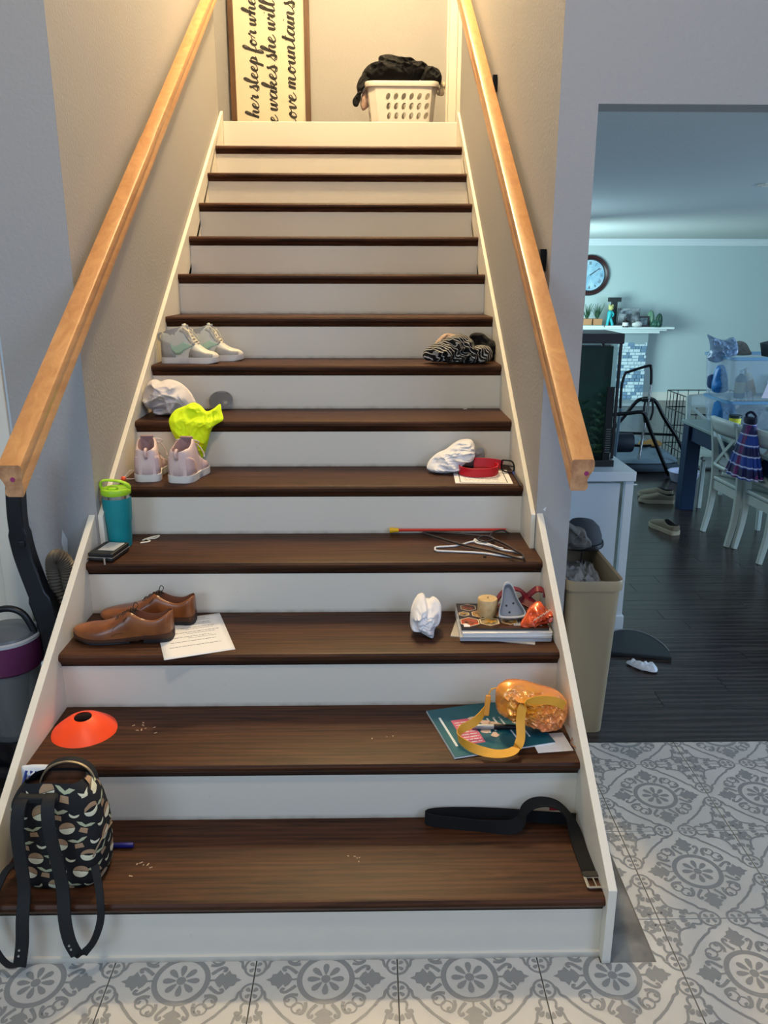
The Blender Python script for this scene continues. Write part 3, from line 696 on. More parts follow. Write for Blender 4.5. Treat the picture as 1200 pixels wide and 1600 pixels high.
zp = [Vector((wx*1.02+0.016, -0.02, HB-0.16)), Vector((wx*1.05+0.016, 0.0, HB-0.11))]+zp[:]
B().ribbon(cr(zp, 3), (0, 1, 0.2), 0.020, 0.005).build('flap_edge', bp_mat, bag, 50)
B().ribbon(cr([Vector((p.x, p.y-0.011, p.z+0.001)) for p in zp], 3), (0, 1, 0.3), 0.005, 0.004).build('zipper', M('pale_zip_teeth', (150, 135, 110), 0.4, 0.6, bump=(600, 0.8, 0.001)), bag, 50)
B().box((wx*1.05+0.021, -0.028, HB-0.165), (0.006, 0.008, 0.026)).build('zip_pull', chrome, bag, bevel=0.001)
B().tube(cr([bp_pt(0.30, 0.115, 0.001), bp_pt(0.05, 0.125, 0.001), bp_pt(-0.25, 0.128, 0.001), bp_pt(-0.55, 0.115, 0.001), bp_pt(-0.8, 0.09, 0.001)], 5), 0.0022, 6).build('pocket_piping', M('tan_piping', (140, 120, 96), 0.7), bag, 50)
# printed shapes: round pods (cream below, tan above), crescents and little leaf pairs
cream = M('cream_print', (206, 202, 176), 0.8); tan_p = M('tan_print', (158, 128, 98), 0.8); sage = M('sage_print', (168, 172, 142), 0.8)
def arc_tab(z):
    pts = [bp_pt(-PI+2*PI*k/360, z) for k in range(361)]; s = [0]
    for a, c in zip(pts, pts[1:]): s.append(s[-1]+(c-a).length)
    return s
TAB = {}
def surf_pt(s, z, out=0.0012):
    zk = round(max(0.004, min(HB-0.004, z))/0.01)*0.01; zk = max(0.01, min(HB-0.01, zk))
    if zk not in TAB: TAB[zk] = arc_tab(zk)
    tb = TAB[zk]; mid = tb[90]; v = mid+s      # angle -90deg faces the viewer
    v = max(0, min(tb[-1]-1e-6, v)); lo, hi = 0, 360
    while hi-lo > 1:
        m_ = (lo+hi)//2
        if tb[m_] <= v: lo = m_
        else: hi = m_
    a = -PI+2*PI*(lo+(v-tb[lo])/(tb[hi]-tb[lo]+1e-9))/360
    return bp_pt(a, max(0.002, min(HB-0.001, z)), out)
def decal(b, poly, out=0.0012):
    n = len(poly); cx = sum(p[0] for p in poly)/n; cz = sum(p[1] for p in poly)/n
    vs = [surf_pt(cx, cz, out)]
    for k in (0.5, 1.0): vs += [surf_pt(cx+(p[0]-cx)*k, cz+(p[1]-cz)*k, out) for p in poly]
    fs = [(0, 1+j, 1+(j+1) % n) for j in range(n)]+[(1+j, 1+n+j, 1+n+(j+1) % n, 1+(j+1) % n) for j in range(n)]
    b.add(vs, fs)
rp = random.Random(11); bc, bt, bs = B(), B(), B()
for r_i in range(7):
    for c_i in range(-6, 8):
        s0 = c_i*0.042+(0.021 if r_i % 2 else 0)+rp.uniform(-0.003, 0.003); z0 = 0.018+r_i*0.0395+rp.uniform(-0.003, 0.003)
        if z0 > HB-0.012: continue
        kind = (r_i+c_i*2) % 3; an = rp.uniform(-0.5, 0.5)
        ro_ = lambda x, y: (s0+1.15*x*math.cos(an)-y*math.sin(an), z0+x*math.sin(an)+y*math.cos(an))
        if kind == 0:      # two-tone pod
            decal(bc, [ro_(0.0165*math.cos(q), 0.0165*math.sin(q)*0.95) for q in [PI+PI*k/10 for k in range(11)]])
            decal(bt, [ro_(0.0165*math.cos(q), 0.0165*math.sin(q)*0.95+0.001) for q in [PI*k/10 for k in range(11)]])
        elif kind == 1:    # crescent
            decal(bc, [ro_(0.011*math.cos(q), 0.011*math.sin(q)) for q in [PI+PI*k/8 for k in range(9)]]+[ro_(0.009*math.cos(q), 0.009*math.sin(q)*0.5) for q in [-PI*k/8 for k in range(1, 8)]][::1])
        else:              # leaf pair over a tan blot
            for sg in (-1, 1): decal(bs, [ro_(0, 0.004), ro_(sg*0.010, 0.010), ro_(sg*0.021, 0.009), ro_(sg*0.012, 0.002), ro_(0, -0.002)])
            decal(bt, [ro_(-0.008, -0.004), ro_(0.008, -0.004), ro_(0.010, -0.017), ro_(-0.009, -0.016)])
for nm, bb, mm in (('cream_print', bc, cream), ('tan_print', bt, tan_p), ('sage_print', bs, sage)):
    o = bb.build(nm, mm, bag); o['kind'] = 'stuff'
O = (BPX, BPY, Z1)
strap_m = M('black_strap', (13, 14, 18), 0.7, bump=(150, 0.3, 0.001))
S1 = [(-0.790, 0.085, 0.452), (-0.796, 0.030, 0.452), (-0.800, 0.005, 0.400), (-0.800, -0.002, 0.32), (-0.797, -0.010, 0.235), (-0.797, -0.040, 0.17), (-0.800, -0.052, 0.11), (-0.812, -0.058, 0.045)]
S2 = [(-0.728, 0.085, 0.455), (-0.728, 0.030, 0.455), (-0.722, 0.002, 0.400), (-0.712, -0.004, 0.32), (-0.702, -0.012, 0.235), (-0.694, -0.040, 0.17), (-0.684, -0.052, 0.115), (-0.668, -0.056, 0.075)]
for S in (S1, S2):
    s_o = B().ribbon(rel(cr(S, 5), O), (1, 0, 0), 0.032, 0.006).build('shoulder_strap', strap_m, bag, 50, bevel=0.0015)
    e = S[-1]; e2 = S[-2]
    for k in (0.25, 0.5):
        c = [e2[i]+(e[i]-e2[i])*k-O[i] for i in range(3)]
        B().lathe([(0.0, 0.0056), (0.003, 0.0056), (0.0036, 0.0036), (0.0036, 0.003)], (c[0]-0.004, c[1], c[2]), 10, 'y').build('rivet', chrome, s_o)
L1 = [(-0.812, -0.052, 0.042), (-0.838, -0.060, 0.052), (-0.862, -0.055, 0.085), (-0.878, -0.050, 0.14), (-0.874, -0.030, 0.20), (-0.862, 0.03, 0.245), (-0.848, 0.06, 0.25)]
L2 = [(-0.668, -0.050, 0.072), (-0.650, -0.062, 0.085), (-0.622, -0.058, 0.120), (-0.606, -0.045, 0.165), (-0.606, -0.030, 0.205), (-0.618, 0.0, 0.235), (-0.636, 0.035, 0.262)]
for S in (L1, L2): B().ribbon(rel(cr(S, 5), O), [tuple(v) for v in cr([(1, 0, 0.3), (0.8, -0.1, 0.6), (0.7, -0.2, 0.6), (0.9, -0.3, 0.3), (1, -0.3, 0.1), (1, -0.3, 0.1), (1, -0.3, 0)], 5)], 0.020, 0.004).build('adjuster_strap', strap_m, bag, 50)
B().box((-0.760-O[0], 0.046-O[1], 0.262), (0.100, 0.020, 0.018)).build('yoke', strap_m, bag, bevel=0.005)

# packet behind the backpack
pkt = thing('packet', 'white and blue plastic packet squeezed behind the backpack', 'packet', (-0.788, 0.246, Z1+0.001))
pw_ = M('glossy_white_film', (208, 212, 218), 0.25); pb = M('blue_print', (52, 72, 150), 0.35)
pillow([(-0.098, 0.002), (0.098, 0.002), (0.102, 0.10), (0.098, 0.176), (0.060, 0.200), (-0.02, 0.220), (-0.085, 0.222), (-0.103, 0.205), (-0.098, 0.10)], 0.024, 0.022, 0.004, 16, 3).build('film', pw_, pkt, 70)
b = B()
for k in range(9): b.bar((-0.092+0.013*k, -0.026, 0.178), (-0.082+0.013*k, -0.014, 0.214-0.001*k), 0.006, 0.005)
b.bar((-0.07, -0.0245, 0.135), (0.04, -0.0245, 0.142), 0.006, 0.003, (0, 1, 0)); b.build('blue_lettering', pb, pkt)['kind'] = 'stuff'
B().box((0.088, -0.006, 0.165), (0.018, 0.034, 0.022)).build('blue_end', M('blue_film', (30, 80, 170), 0.3), pkt, bevel=0.006)
mk = thing('marker', 'dark blue marker poking out beside the backpack', 'marker', (-0.625, 0.190, Z1+0.0075))
B().lathe([(0.0, -0.065), (0.0065, -0.064), (0.007, 0.0)], (0, 0, 0), 14, 'x').build('barrel', M('navy_barrel', (24, 26, 90), 0.4), mk, 40)
B().lathe([(0.0075, 0.0), (0.0075, 0.032), (0.006, 0.036), (0, 0.036)], (0, 0, 0), 14, 'x').build('cap', M('navy_cap', (20, 24, 110), 0.35), mk, 40)

# ------------------------------------------------------------------ second step
Z2 = 2*RISE
cone = thing('disc_cone', 'flat orange sports marker cone with a hole in its top', 'cone', (-0.797, 0.466, Z2+0.003), 0, None, (R_(5), R_(1.5), 0))
or_m = M('orange_plastic', (250, 76, 26), 0.42)
B().lathe([(0.094, 0.0), (0.088, 0.006), (0.060, 0.030), (0.034, 0.047), (0.026, 0.050), (0.025, 0.0485), (0.033, 0.0445), (0.058, 0.0275), (0.086, 0.004), (0.094, 0.0)], (0, 0, 0), 48, caps=False).build('shell', or_m, cone, 60)
b = B(); rc = random.Random(4)
for (x, y, n_) in ((-0.62, 0.47, 10), (0.02, 0.12, 5), (-0.55, 0.12, 6), (0.1, 0.42, 3)):
    for k in range(n_):
        cx, cy = x+rc.gauss(0, 0.022), y+rc.gauss(0, 0.02); zz = Z2 if y > 0.3 else Z1
        b.box((cx, cy, zz+0.001), (rc.uniform(0.002, 0.010), rc.uniform(0.001, 0.003), 0.0015), (0, 0, rc.uniform(0, 3)))
o = b.build('crumbs', M('pale_crumb', (190, 160, 130), 0.8)); o['kind'] = 'stuff'; o['label'] = 'pale crumbs scattered on the lower steps'; o['category'] = 'crumbs'

bk = thing('workbook', 'teal softcover workbook under the gold waist bag', 'book', (0.4155, 0.4685, Z2), R_(13.8))
hx, hy = 0.155, 0.1305
B().box((0, 0, 0.0035), (2*hx-0.002, 2*hy-0.002, 0.005)).build('pages', paper_mat, bk)
B().box((0, 0, 0.0065), (2*hx, 2*hy, 0.001)).build('cover', M('teal_cover', (30, 96, 106), 0.35, var=(7, (26, 84, 98))), bk)
B().box((-hx, 0, 0.0036), (0.002, 2*hy, 0.0068)).build('spine', M('pale_spine', (190, 200, 204), 0.5), bk)
pinkp = M('pink_panel_print', (198, 96, 120), 0.5); wp = M('white_print', (214, 220, 222), 0.5); crp = M('cream_doodle_print', (206, 178, 160), 0.5)
b = B(); b.box((-0.072, -0.012, 0.0072), (0.060, 0.135, 0.0004)); b.build('pink_panel', pinkp, bk)
b = B()
for k in range(9): scribble(b, -0.096, -0.070+0.0135*k, -0.048, 0.006, 0.0076, k+3)
for k in range(5): scribble(b, 0.028+0.018*k, 0.040-0.004*k, 0.036+0.018*k, 0.004, 0.0072, k)
for k in range(4): b.box((-0.010+0.020*k, 0.005, 0.0072), (0.006, 0.085-0.012*k, 0.0004))
for k in range(3): b.box((0.055+0.02*k, -0.055, 0.0072), (0.005, 0.06, 0.0004))
b.box((-0.130, 0.0, 0.0072), (0.007, 0.16, 0.0004)); b.build('cover_lettering', wp, bk)['kind'] = 'stuff'
b = B()
for k, (x, y, r) in enumerate(((-0.025, 0.045, 0.020), (-0.005, 0.020, 0.016), (0.020, 0.0, 0.018), (-0.020, -0.02, 0.015), (0.0, -0.05, 0.012), (0.09, 0.0, 0.012))):
    b.prism([(x+r*math.cos(q)*(1+0.25*math.sin(3*q+k)), y+r*math.sin(q)*(1+0.2*math.cos(2*q+k))) for q in [2*PI*i/16 for i in range(16)]], 0.0071, 0.0075)
b.build('doodles', crp, bk)['kind'] = 'stuff'
sh = thing('paper_sheet', 'small white sheet sticking out under the gold waist bag', 'paper', (0.585, 0.385, Z2), R_(6))
B().box((0.0, 0.0, 0.0006), (0.105, 0.095, 0.0010)).build('sheet', paper_mat, sh)
mk = thing('marker', 'silver and black marker lying on the teal workbook', 'marker', (0.435, 0.448, Z2+0.0155), R_(-2))
B().lathe([(0.0, -0.074), (0.006, -0.073), (0.0075, -0.05), (0.0078, -0.008)], (0, 0, 0), 14, 'x').build('barrel', M('silver_barrel', (168, 170, 172), 0.35, 0.5), mk, 40)
B().lathe([(0.0082, -0.008), (0.0082, 0.035), (0.0068, 0.06), (0, 0.062)], (0, 0, 0), 14, 'x').build('cap', black_plastic, mk, 40)

gold = M('iridescent_gold_film', (240, 158, 40), 0.24, 0.25, var=(7, (240, 150, 96)), coat=0.6); goldw = M('gold_webbing', (222, 158, 48), 0.55, bump=(300, 0.4, 0.001))
wb = thing('waist_bag', 'shiny gold waist bag with looped strap on the teal workbook', 'bag', (0.530, 0.445, Z2+0.008))
ol = [(0.431, 0.447), (0.429, 0.504), (0.455, 0.529), (0.502, 0.531), (0.559, 0.513), (0.614, 0.496), (0.641, 0.459), (0.643, 0.417), (0.626, 0.380), (0.592, 0.372), (0.537, 0.385), (0.479, 0.412), (0.444, 0.426)]
ol = [(a-0.530, b_-Z2-0.008) for a, b_ in ol]; mz = min(b_ for a, b_ in ol); ol = [(a, b_-mz+0.001) for a, b_ in ol]
pillow(ol, 0.052, 0.048, 0.011, 22, 8, nr=44, stretch=(1, 1, 1.3)).build('pouch', gold, wb, 70)
GZ = 0.010
strap = [(-0.118, 0.00, 0.098), (-0.135, -0.01, 0.070), (-0.165, -0.03, 0.045), (-0.205, -0.045, 0.030), (-0.218, -0.070, 0.020), (-0.196, -0.105, 0.016), (-0.160, -0.132, 0.014), (-0.115, -0.148, 0.014), (-0.070, -0.140, 0.018), (-0.045, -0.110, 0.035), (-0.040, -0.075, 0.075), (-0.030, -0.062, 0.115), (0.010, -0.055, 0.128), (0.060, -0.050, 0.122), (0.095, -0.035, 0.098)]
wd = [(0.3, 0, 1), (0.5, 0.3, 1), (0.2, 0.4, 1), (0.0, 0.3, 1), (-0.2, 0.2, 1), (-0.3, 0.5, 1), (-0.2, 0.7, 0.7), (0, 1, 0.5), (0.4, 1, 0.4), (1, 0.4, 0.1), (1, 0, 0), (0.7, 0, 0.6), (0, 0.1, 1), (0, 0.2, 1), (0.2, 0.2, 1)]
B().ribbon(cr(strap, 6), [tuple(v) for v in cr(wd, 6)], 0.026, 0.0022).build('strap', goldw, wb, 50)
B().bar((-0.130, -0.012, 0.055), (-0.124, -0.004, 0.118), 0.016, 0.010, (0, 1, 0)).build('clip', M('amber_plastic', (226, 150, 60), 0.3), wb, bevel=0.003)
B().tube(cr([(-0.124, -0.004, 0.112), (-0.115, 0.0, 0.134), (-0.095, 0.005, 0.134), (-0.080, 0.005, 0.118)], 5), 0.002, 6).build('loop', goldw, wb, 50)
B().tube(cr([(0.115, -0.02, 0.03), (0.122, -0.05, 0.012), (0.108, -0.085, 0.006), (0.12, -0.11, 0.004)], 5), 0.0022, 6).build('loose_cord', M('brown_cord', (150, 112, 84), 0.8), wb, 50)

# ------------------------------------------------------------------ third step
Z3 = 3*RISE
ps = thing('printed_sheet', 'printed white sheet under the brown shoes, hanging over the step edge', 'paper', (-0.530, 0.770, Z3), R_(19.5))
hx, hy = 0.108, 0.155
B().grid(lambda u, v: Vector((-hx+2*hx*u, -0.195+0.302*v, 0.0006)), 8, 16).build('sheet', paper_mat, ps, 80, solid=0.0005)
b = B()
for k in range(7):
    y_ = 0.085-0.034*k; scribble(b, -0.085+0.004*(k % 3), y_, 0.055+0.01*(k % 4), 0.0045, 0.0012, k+20)
    if k < 5: scribble(b, -0.02, y_-0.012, 0.07, 0.003, 0.0012, k+50)
b.build('printed_lines', grey_ink, ps)['kind'] = 'stuff'
ol = [(0.188, 0.561), (0.189, 0.616), (0.208, 0.654), (0.233, 0.665), (0.246, 0.643), (0.271, 0.654), (0.293, 0.631), (0.289, 0.585), (0.269, 0.562), (0.260, 0.534), (0.220, 0.551)]
o = (0.245, 0.77, Z3); mz = min(b_ for a, b_ in ol)
sk_t = thing('tissue', 'crumpled white tissue left of the magazine stack', 'tissue', (o[0], 0.735, o[2]))
pillow([((a-o[0])*0.95, (b_-mz)*0.88+0.0005) for a, b_ in ol], 0.062, 0.045, 0.013, 15, 21, nr=34, shift=lambda x, z: 0.7*z-0.03).build('sheet', white_cloth, sk_t, 70)
# stack: loose card, two white pads, catalogue
SX, SY = 0.490, 0.775
cd = thing('card_sheet', 'beige card sheet at the very bottom of the stack', 'card', (0.472, 0.765, Z3), R_(-14)); B().box((0, 0, 0.0015), (0.27, 0.19, 0.003)).build('sheet', M('beige_card', (176, 168, 158), 0.7), cd)
def pad(label, z, x, y, rz, dx, dy, h, col1, edge):
    t = thing('paper_pad', label, 'paper pad', (x, y, z), rz, 'white pads under the catalogue')
    n = 5
    for k in range(n): B().box((0.001*((k*7) % 3-1), 0.001*((k*5) % 3-1), h*(k+0.5)/n), (dx, dy, h/n*0.86)).build('leaf_block', edge, t)
    B().box((0, 0, h+0.0005), (dx+0.003, dy+0.003, 0.001)).build('cover', col1, t)
grey_c = M('pale_grey_card', (170, 172, 178), 0.5)
pad('grey edged paper pad, lower of the two under the catalogue', Z3+0.003, 0.494, 0.770, R_(-1.5), 0.290, 0.215, 0.012, grey_c, grey_c)
pad('white paper pad directly under the catalogue', Z3+0.0165, 0.496, 0.772, R_(0.5), 0.285, 0.210, 0.013, paper_mat, paper_mat)
ct = thing('catalogue', 'dark food catalogue with hexagon pictures on top of the pads', 'magazine', (0.493, 0.780, Z3+0.032), R_(-1))
hx, hy = 0.141, 0.100
B().box((0, 0, 0.004), (2*hx-0.002, 2*hy-0.002, 0.007)).build('pages', M('magazine_edge', (60, 56, 54), 0.5), ct)
B().box((0, 0, 0.0082), (2*hx, 2*hy, 0.0014)).build('cover', M('black_gloss_cover', (28, 24, 22), 0.2, var=(6, (70, 40, 20))), ct)
foods = [M('food_brown', (150, 84, 40), 0.3, var=(60, (30, 18, 12))), M('food_gold', (206, 150, 40), 0.3, var=(40, (120, 70, 20))), M('food_red', (190, 60, 30), 0.3, var=(50, (120, 70, 30))), M('food_grey', (160, 140, 100), 0.3, var=(60, (40, 34, 30)))]
hexr = M('pale_hexagon_border', (206, 186, 150), 0.4)
for i, (x, y, r) in enumerate(((-0.103, 0.066, 0.030), (-0.070, 0.012, 0.030), (-0.110, -0.052, 0.036), (-0.045, -0.048, 0.036), (-0.045, 0.072, 0.024), (0.020, -0.045, 0.030), (0.03, 0.06, 0.028), (-0.122, 0.012, 0.020), (-0.012, 0.018, 0.030), (0.082, 0.055, 0.026), (-0.002, 0.082, 0.020), (0.052, 0.005, 0.028), (0.108, 0.0, 0.028))):
    hexp = [(x+r*math.cos(q), y+r*math.sin(q)) for q in [PI/6+k*PI/3 for k in range(6)]]
    c_ = [(max(-hx+0.001, min(hx-0.001, a)), max(-hy+0.001, min(hy-0.001, b_))) for a, b_ in hexp]
    B().prism(c_, 0.0089, 0.0093).build('picture_border', hexr, ct)
    c2 = [(x+(a-x)*0.88, y+(b_-y)*0.88) for a, b_ in c_]; B().prism(c2, 0.0093, 0.0096).build('picture', foods[i % 4], ct)
    bb = B(); rr = random.Random(i)
    for k in range(9):
        a = rr.uniform(0, 6.28); q = rr.uniform(0, 0.55)*r; bb.lathe([(0.0, 0.0011), (r*0.13, 0.0008), (r*0.16, 0.0)], (x+q*math.cos(a), y+q*math.sin(a), 0.0096), 8)
    bb.build('picture_detail', foods[(i+2) % 4], ct)['kind'] = 'stuff'
B().box((-0.122, -0.080, 0.0094), (0.020, 0.024, 0.0006)).build('address_label', paper_mat, ct)
b = B()
for k in range(13):
    a = PI*k/12; b.bar((0.075+0.016*math.cos(a), -0.080+0.012*math.sin(a), 0.0092), (0.075+0.046*math.cos(a), -0.080+0.034*math.sin(a), 0.0092), 0.0035, 0.0006)
b.build('ray_print', grey_c, ct)['kind'] = 'stuff'
ZC = Z3+0.041
cn = thing('candle', 'cream pillar candle on the catalogue', 'candle', (0.448, 0.792, ZC))
cw = M('cream_wax', (206, 176, 128), 0.5, var=(60, (190, 160, 112)))
B().lathe([(0.0, 0.0), (0.0315, 0.0), (0.033, 0.002), (0.033, 0.054), (0.031, 0.057), (0.0, 0.0555)], (0, 0, 0), 32).build('wax', cw, cn, 40)
B().tube([(0, 0, 0.055), (0.001, 0, 0.063)], 0.0012, 6).build('wick', ink, cn)
tr = thing('scoop_tray', 'grey rounded triangular plastic tray leaning beside the candle', 'tray', (0.520, 0.745, ZC+0.001), 0, None, (R_(52), 0, R_(4)))
tri = cr2([(-0.044, 0.012), (-0.030, 0.000), (0.030, 0.000), (0.046, 0.014), (0.026, 0.060), (0.012, 0.108), (-0.002, 0.120), (-0.018, 0.108), (-0.030, 0.060)], 6)
gp = M('grey_plastic', (128, 132, 138), 0.4); gp2 = M('pale_rim_plastic', (176, 178, 180), 0.4)
ccx, ccy = 0.0, 0.052
def sc(k, z): return [Vector((ccx+(a-ccx)*k, ccy+(b_-ccy)*k, z)) for a, b_ in tri]
B().loft([sc(0.86, 0.0), sc(0.98, 0.022), sc(0.90, 0.022), sc(0.80, 0.006)], True, True, True).build('dish', gp, tr, 45)
B().loft([sc(1.0, 0.019), sc(1.03, 0.0235), sc(0.99, 0.026), sc(0.90, 0.0235), sc(0.90, 0.020)], True, False, False).build('rim', gp2, tr, 45)
for (x, y) in ((-0.012, 0.045), (0.012, 0.052), (-0.004, 0.022)): B().lathe([(0, 0.0075), (0.0035, 0.0075), (0.0035, 0.006)], (x, y, 0), 10).build('peg_hole', black_plastic, tr)
rs = thing('sandal_strap', 'dark red folded leather straps behind the grey tray', 'strap', (0.565, 0.835, ZC))
dr = M('dark_red_leather', (112, 18, 36), 0.45); 
B().ribbon(cr([(-0.078, 0.000, 0.000), (-0.082, -0.01, 0.030), (-0.066, -0.012, 0.060), (-0.036, -0.005, 0.074), (-0.005, 0.005, 0.066), (0.020, 0.01, 0.040), (0.05, -0.02, 0.020), (0.085, -0.05, 0.010)], 6), [tuple(v) for v in cr([(0, 1, 0)]*5+[(0.3, 1, 0.3)]*3, 6)], 0.034, 0.004).build('looped_strap', dr, rs, 50)
B().ribbon(cr([(-0.01, 0.02, 0.010), (0.03, 0.02, 0.040), (0.056, 0.012, 0.066), (0.078, 0.008, 0.060), (0.080, 0.0, 0.04)], 6), (0.1, 1, 0.3), 0.030, 0.004).build('bent_strap', dr, rs, 50)
B().ribbon(cr([(0.0, -0.01, 0.034), (0.03, -0.035, 0.026), (0.055, -0.055, 0.018), (0.082, -0.068, 0.014)], 6), (0.6, 1, 0.3), 0.032, 0.005).build('dark_strap', M('maroon_leather', (84, 16, 26), 0.5), rs, 50)
sb = thing('snack_bag', 'crumpled orange snack wrapper at the right of the stack', 'wrapper', (0.600, 0.715, ZC), R_(14))
om = M('orange_foil', (214, 84, 30), 0.25, 0.2, var=(30, (176, 52, 20)), coat=0.5)
pillow([(-0.062, 0.000), (0.010, 0.000), (0.042, 0.008), (0.050, 0.034), (0.028, 0.040), (0.018, 0.066), (-0.010, 0.058), (-0.040, 0.032)], 0.024, 0.018, 0.009, 22, 5, nr=30, shift=lambda x, z: 0.5*z-0.012).build('foil', om, sb, 70)
b = B()
for k in range(6): b.tube(cr([(-0.030+0.010*k, -0.037+0.12*(0.028+0.003*k), 0.026+0.005*k), (-0.026+0.010*k, -0.040+0.12*(0.03+0.003*k), 0.034+0.005*k), (-0.022+0.010*k, -0.037+0.12*(0.03+0.003*k), 0.027+0.005*k)], 4), 0.0013, 5)
b.build('lettering', M('cream_lettering', (240, 214, 180), 0.5), sb)['kind'] = 'stuff'

# ------------------------------------------------------------------ fourth step
Z4 = 4*RISE
tb = thing('tumbler', 'teal insulated tumbler with a lime green lid', 'tumbler', (-0.838, 1.078, Z4))
teal = M('teal_powder_coat', (18, 132, 140), 0.42); lime = M('lime_plastic', (156, 206, 40), 0.35)
B().lathe([(0.0, 0.0), (0.036, 0.0), (0.039, 0.004), (0.0415, 0.03), (0.044, 0.085), (0.0455, 0.092), (0.0475, 0.105), (0.0495, 0.140), (0.0500, 0.165), (0.0495, 0.182)], (0, 0, 0), 40).build('body', teal, tb, 30)
B().lathe([(0.0488, 0.182), (0.0488, 0.194), (0.047, 0.195)], (0, 0, 0), 40).build('steel_ring', chrome, tb, 30)
B().lathe([(0.050, 0.194), (0.0515, 0.197), (0.0515, 0.210), (0.049, 0.215), (0.040, 0.217), (0.038, 0.2135), (0.0, 0.2125)], (0, 0, 0), 40).build('lid', lime, tb, 30)
B().ribbon(cr([(0.048, 0.01, 0.210), (0.044, 0.0, 0.226), (0.020, 0.0, 0.238), (-0.02, 0.0, 0.243), (-0.046, 0.0, 0.240), (-0.051, 0.0, 0.224), (-0.046, 0.0, 0.208)], 5), (0, 1, 0), 0.020, 0.006).build('carry_loop', lime, tb, 50, bevel=0.002)
B().lathe([(0.018, 0.2125), (0.018, 0.219), (0.012, 0.222), (0, 0.222)], (-0.006, -0.012, 0), 20).build('flip_spout', lime, tb, 30)
wl_ = thing('wallet', 'black zip-around wallet with a white label, beside the tumbler', 'wallet', (-0.845, 0.968, Z4), R_(-9))
bl = M('black_leatherette', (18, 17, 19), 0.45, bump=(120, 0.3, 0.001))
for (z, nm) in ((0.008, 'lower_half'), (0.024, 'upper_half')): B().box((0, 0, z), (0.090, 0.128, 0.0145)).build(nm, bl, wl_, bevel=0.005)
B().box((0, 0, 0.016), (0.0915, 0.1295, 0.003)).build('zipper', chrome, wl_, bevel=0.001)
B().box((0.006, 0.010, 0.0318), (0.058, 0.085, 0.0014)).build('clear_pocket', M('white_label', (176, 178, 180), 0.3), wl_, bevel=0.0006)
B().box((0.020, -0.072, 0.006), (0.007, 0.005, 0.024)).build('zip_pull', chrome, wl_, bevel=0.001)
B().tube(cr([(-0.045, -0.062, 0.01), (-0.053, -0.078, 0.0), (-0.0555, -0.094, -0.02), (-0.0550, -0.096, -0.05)], 5), 0.0016, 6).build('chain', M('aged_bronze', (96, 80, 60), 0.5, 0.7, bump=(500, 1, 0.002)), wl_, 50)
wc = tag(B().tube(cr([(-0.775, 1.13, Z4+0.003), (-0.755, 1.165, Z4+0.003), (-0.728, 1.185, Z4+0.003), (-0.735, 1.155, Z4+0.003), (-0.765, 1.145, Z4+0.004), (-0.745, 1.12, Z4+0.003), (-0.775, 1.10, Z4+0.003)], 6), 0.003, 8).build('cord', wl, None, 60), 'thin white cord bundled behind the tumbler', 'cord')
ar = thing('foam_arrow', 'red toy arrow with a yellow tip along the riser', 'toy arrow', (0.160, 1.196, Z4), 0)
B().lathe([(0.0, 0.0), (0.0052, 0.0), (0.0052, 0.41), (0.0, 0.41)], (0.0, 0, 0.018), 12, 'x').build('shaft', M('red_plastic', (205, 52, 34), 0.4), ar, 40)
B().lathe([(0.0, -0.028), (0.010, -0.028), (0.011, -0.020), (0.0085, -0.012), (0.0085, 0.006), (0.0, 0.006)], (0, 0, 0.018), 16, 'x').build('tip', M('yellow_plastic', (236, 180, 20), 0.4), ar, 40)
def hangr(label, mt, r, pts, hook, zz, bar=None):
    o_ = (pts[0][0], pts[0][1], Z4); t = thing('coat_hanger', label, 'hanger', o_)
    B().tube(cr([(a-o_[0], b_-o_[1], zz) for a, b_ in pts], 6, True)+[Vector((pts[0][0]-o_[0], pts[0][1]-o_[1], zz))], r, 8, False).build('frame', mt, t, 60)
    B().tube(cr([(a-o_[0], b_-o_[1], zz+dz) for a, b_, dz in hook], 6), r*0.9, 8).build('hook', mt, t, 60)
    if bar: B().tube(cr([(a-o_[0], b_-o_[1], zz) for a, b_ in bar], 4), r*0.8, 8).build('crossbar', mt, t, 60)
P1 = [(0.256, 1.173), (0.272, 1.157), (0.383, 1.042), (0.486, 0.963), (0.559, 0.895), (0.579, 0.888), (0.584, 0.927), (0.566, 0.975), (0.543, 1.039), (0.511, 1.098), (0.492, 1.129), (0.454, 1.145), (0.350, 1.179), (0.274, 1.188)]
P2 = [(0.499, 1.084), (0.479, 1.069), (0.454, 1.092), (0.463, 1.122), (0.494, 1.144), (0.512, 1.106), (0.499, 1.084)]
P3 = [(0.498, 1.121), (0.517, 1.167), (0.555, 1.182), (0.574, 1.150)]
hangr('dark bronze metal hanger lying over the white one', M('bronze_tube', (66, 58, 56), 0.35, 0.5), 0.0042, P1, [(P3[0][0], P3[0][1], 0), (P3[1][0], P3[1][1], 0.004), (P3[2][0], P3[2][1], 0.008), (P3[3][0], P3[3][1], 0.006)], 0.0125, P2)
P1 = [(0.289, 1.017), (0.300, 1.038), (0.366, 1.050), (0.436, 1.100), (0.448, 1.078), (0.494, 1.048), (0.526, 1.004), (0.570, 0.982), (0.589, 0.948), (0.579, 0.921), (0.526, 0.936), (0.443, 0.972), (0.354, 0.987), (0.297, 0.996)]
P3 = [(0.438, 1.093), (0.444, 1.122), (0.454, 1.092), (0.479, 1.070), (0.513, 1.019), (0.529, 1.004)]
hangr('white plastic hanger under the dark one', M('white_plastic', (214, 214, 214), 0.35), 0.0036, P1, [(a, b_, 0.001*k) for k, (a, b_) in enumerate(P3)], 0.004)
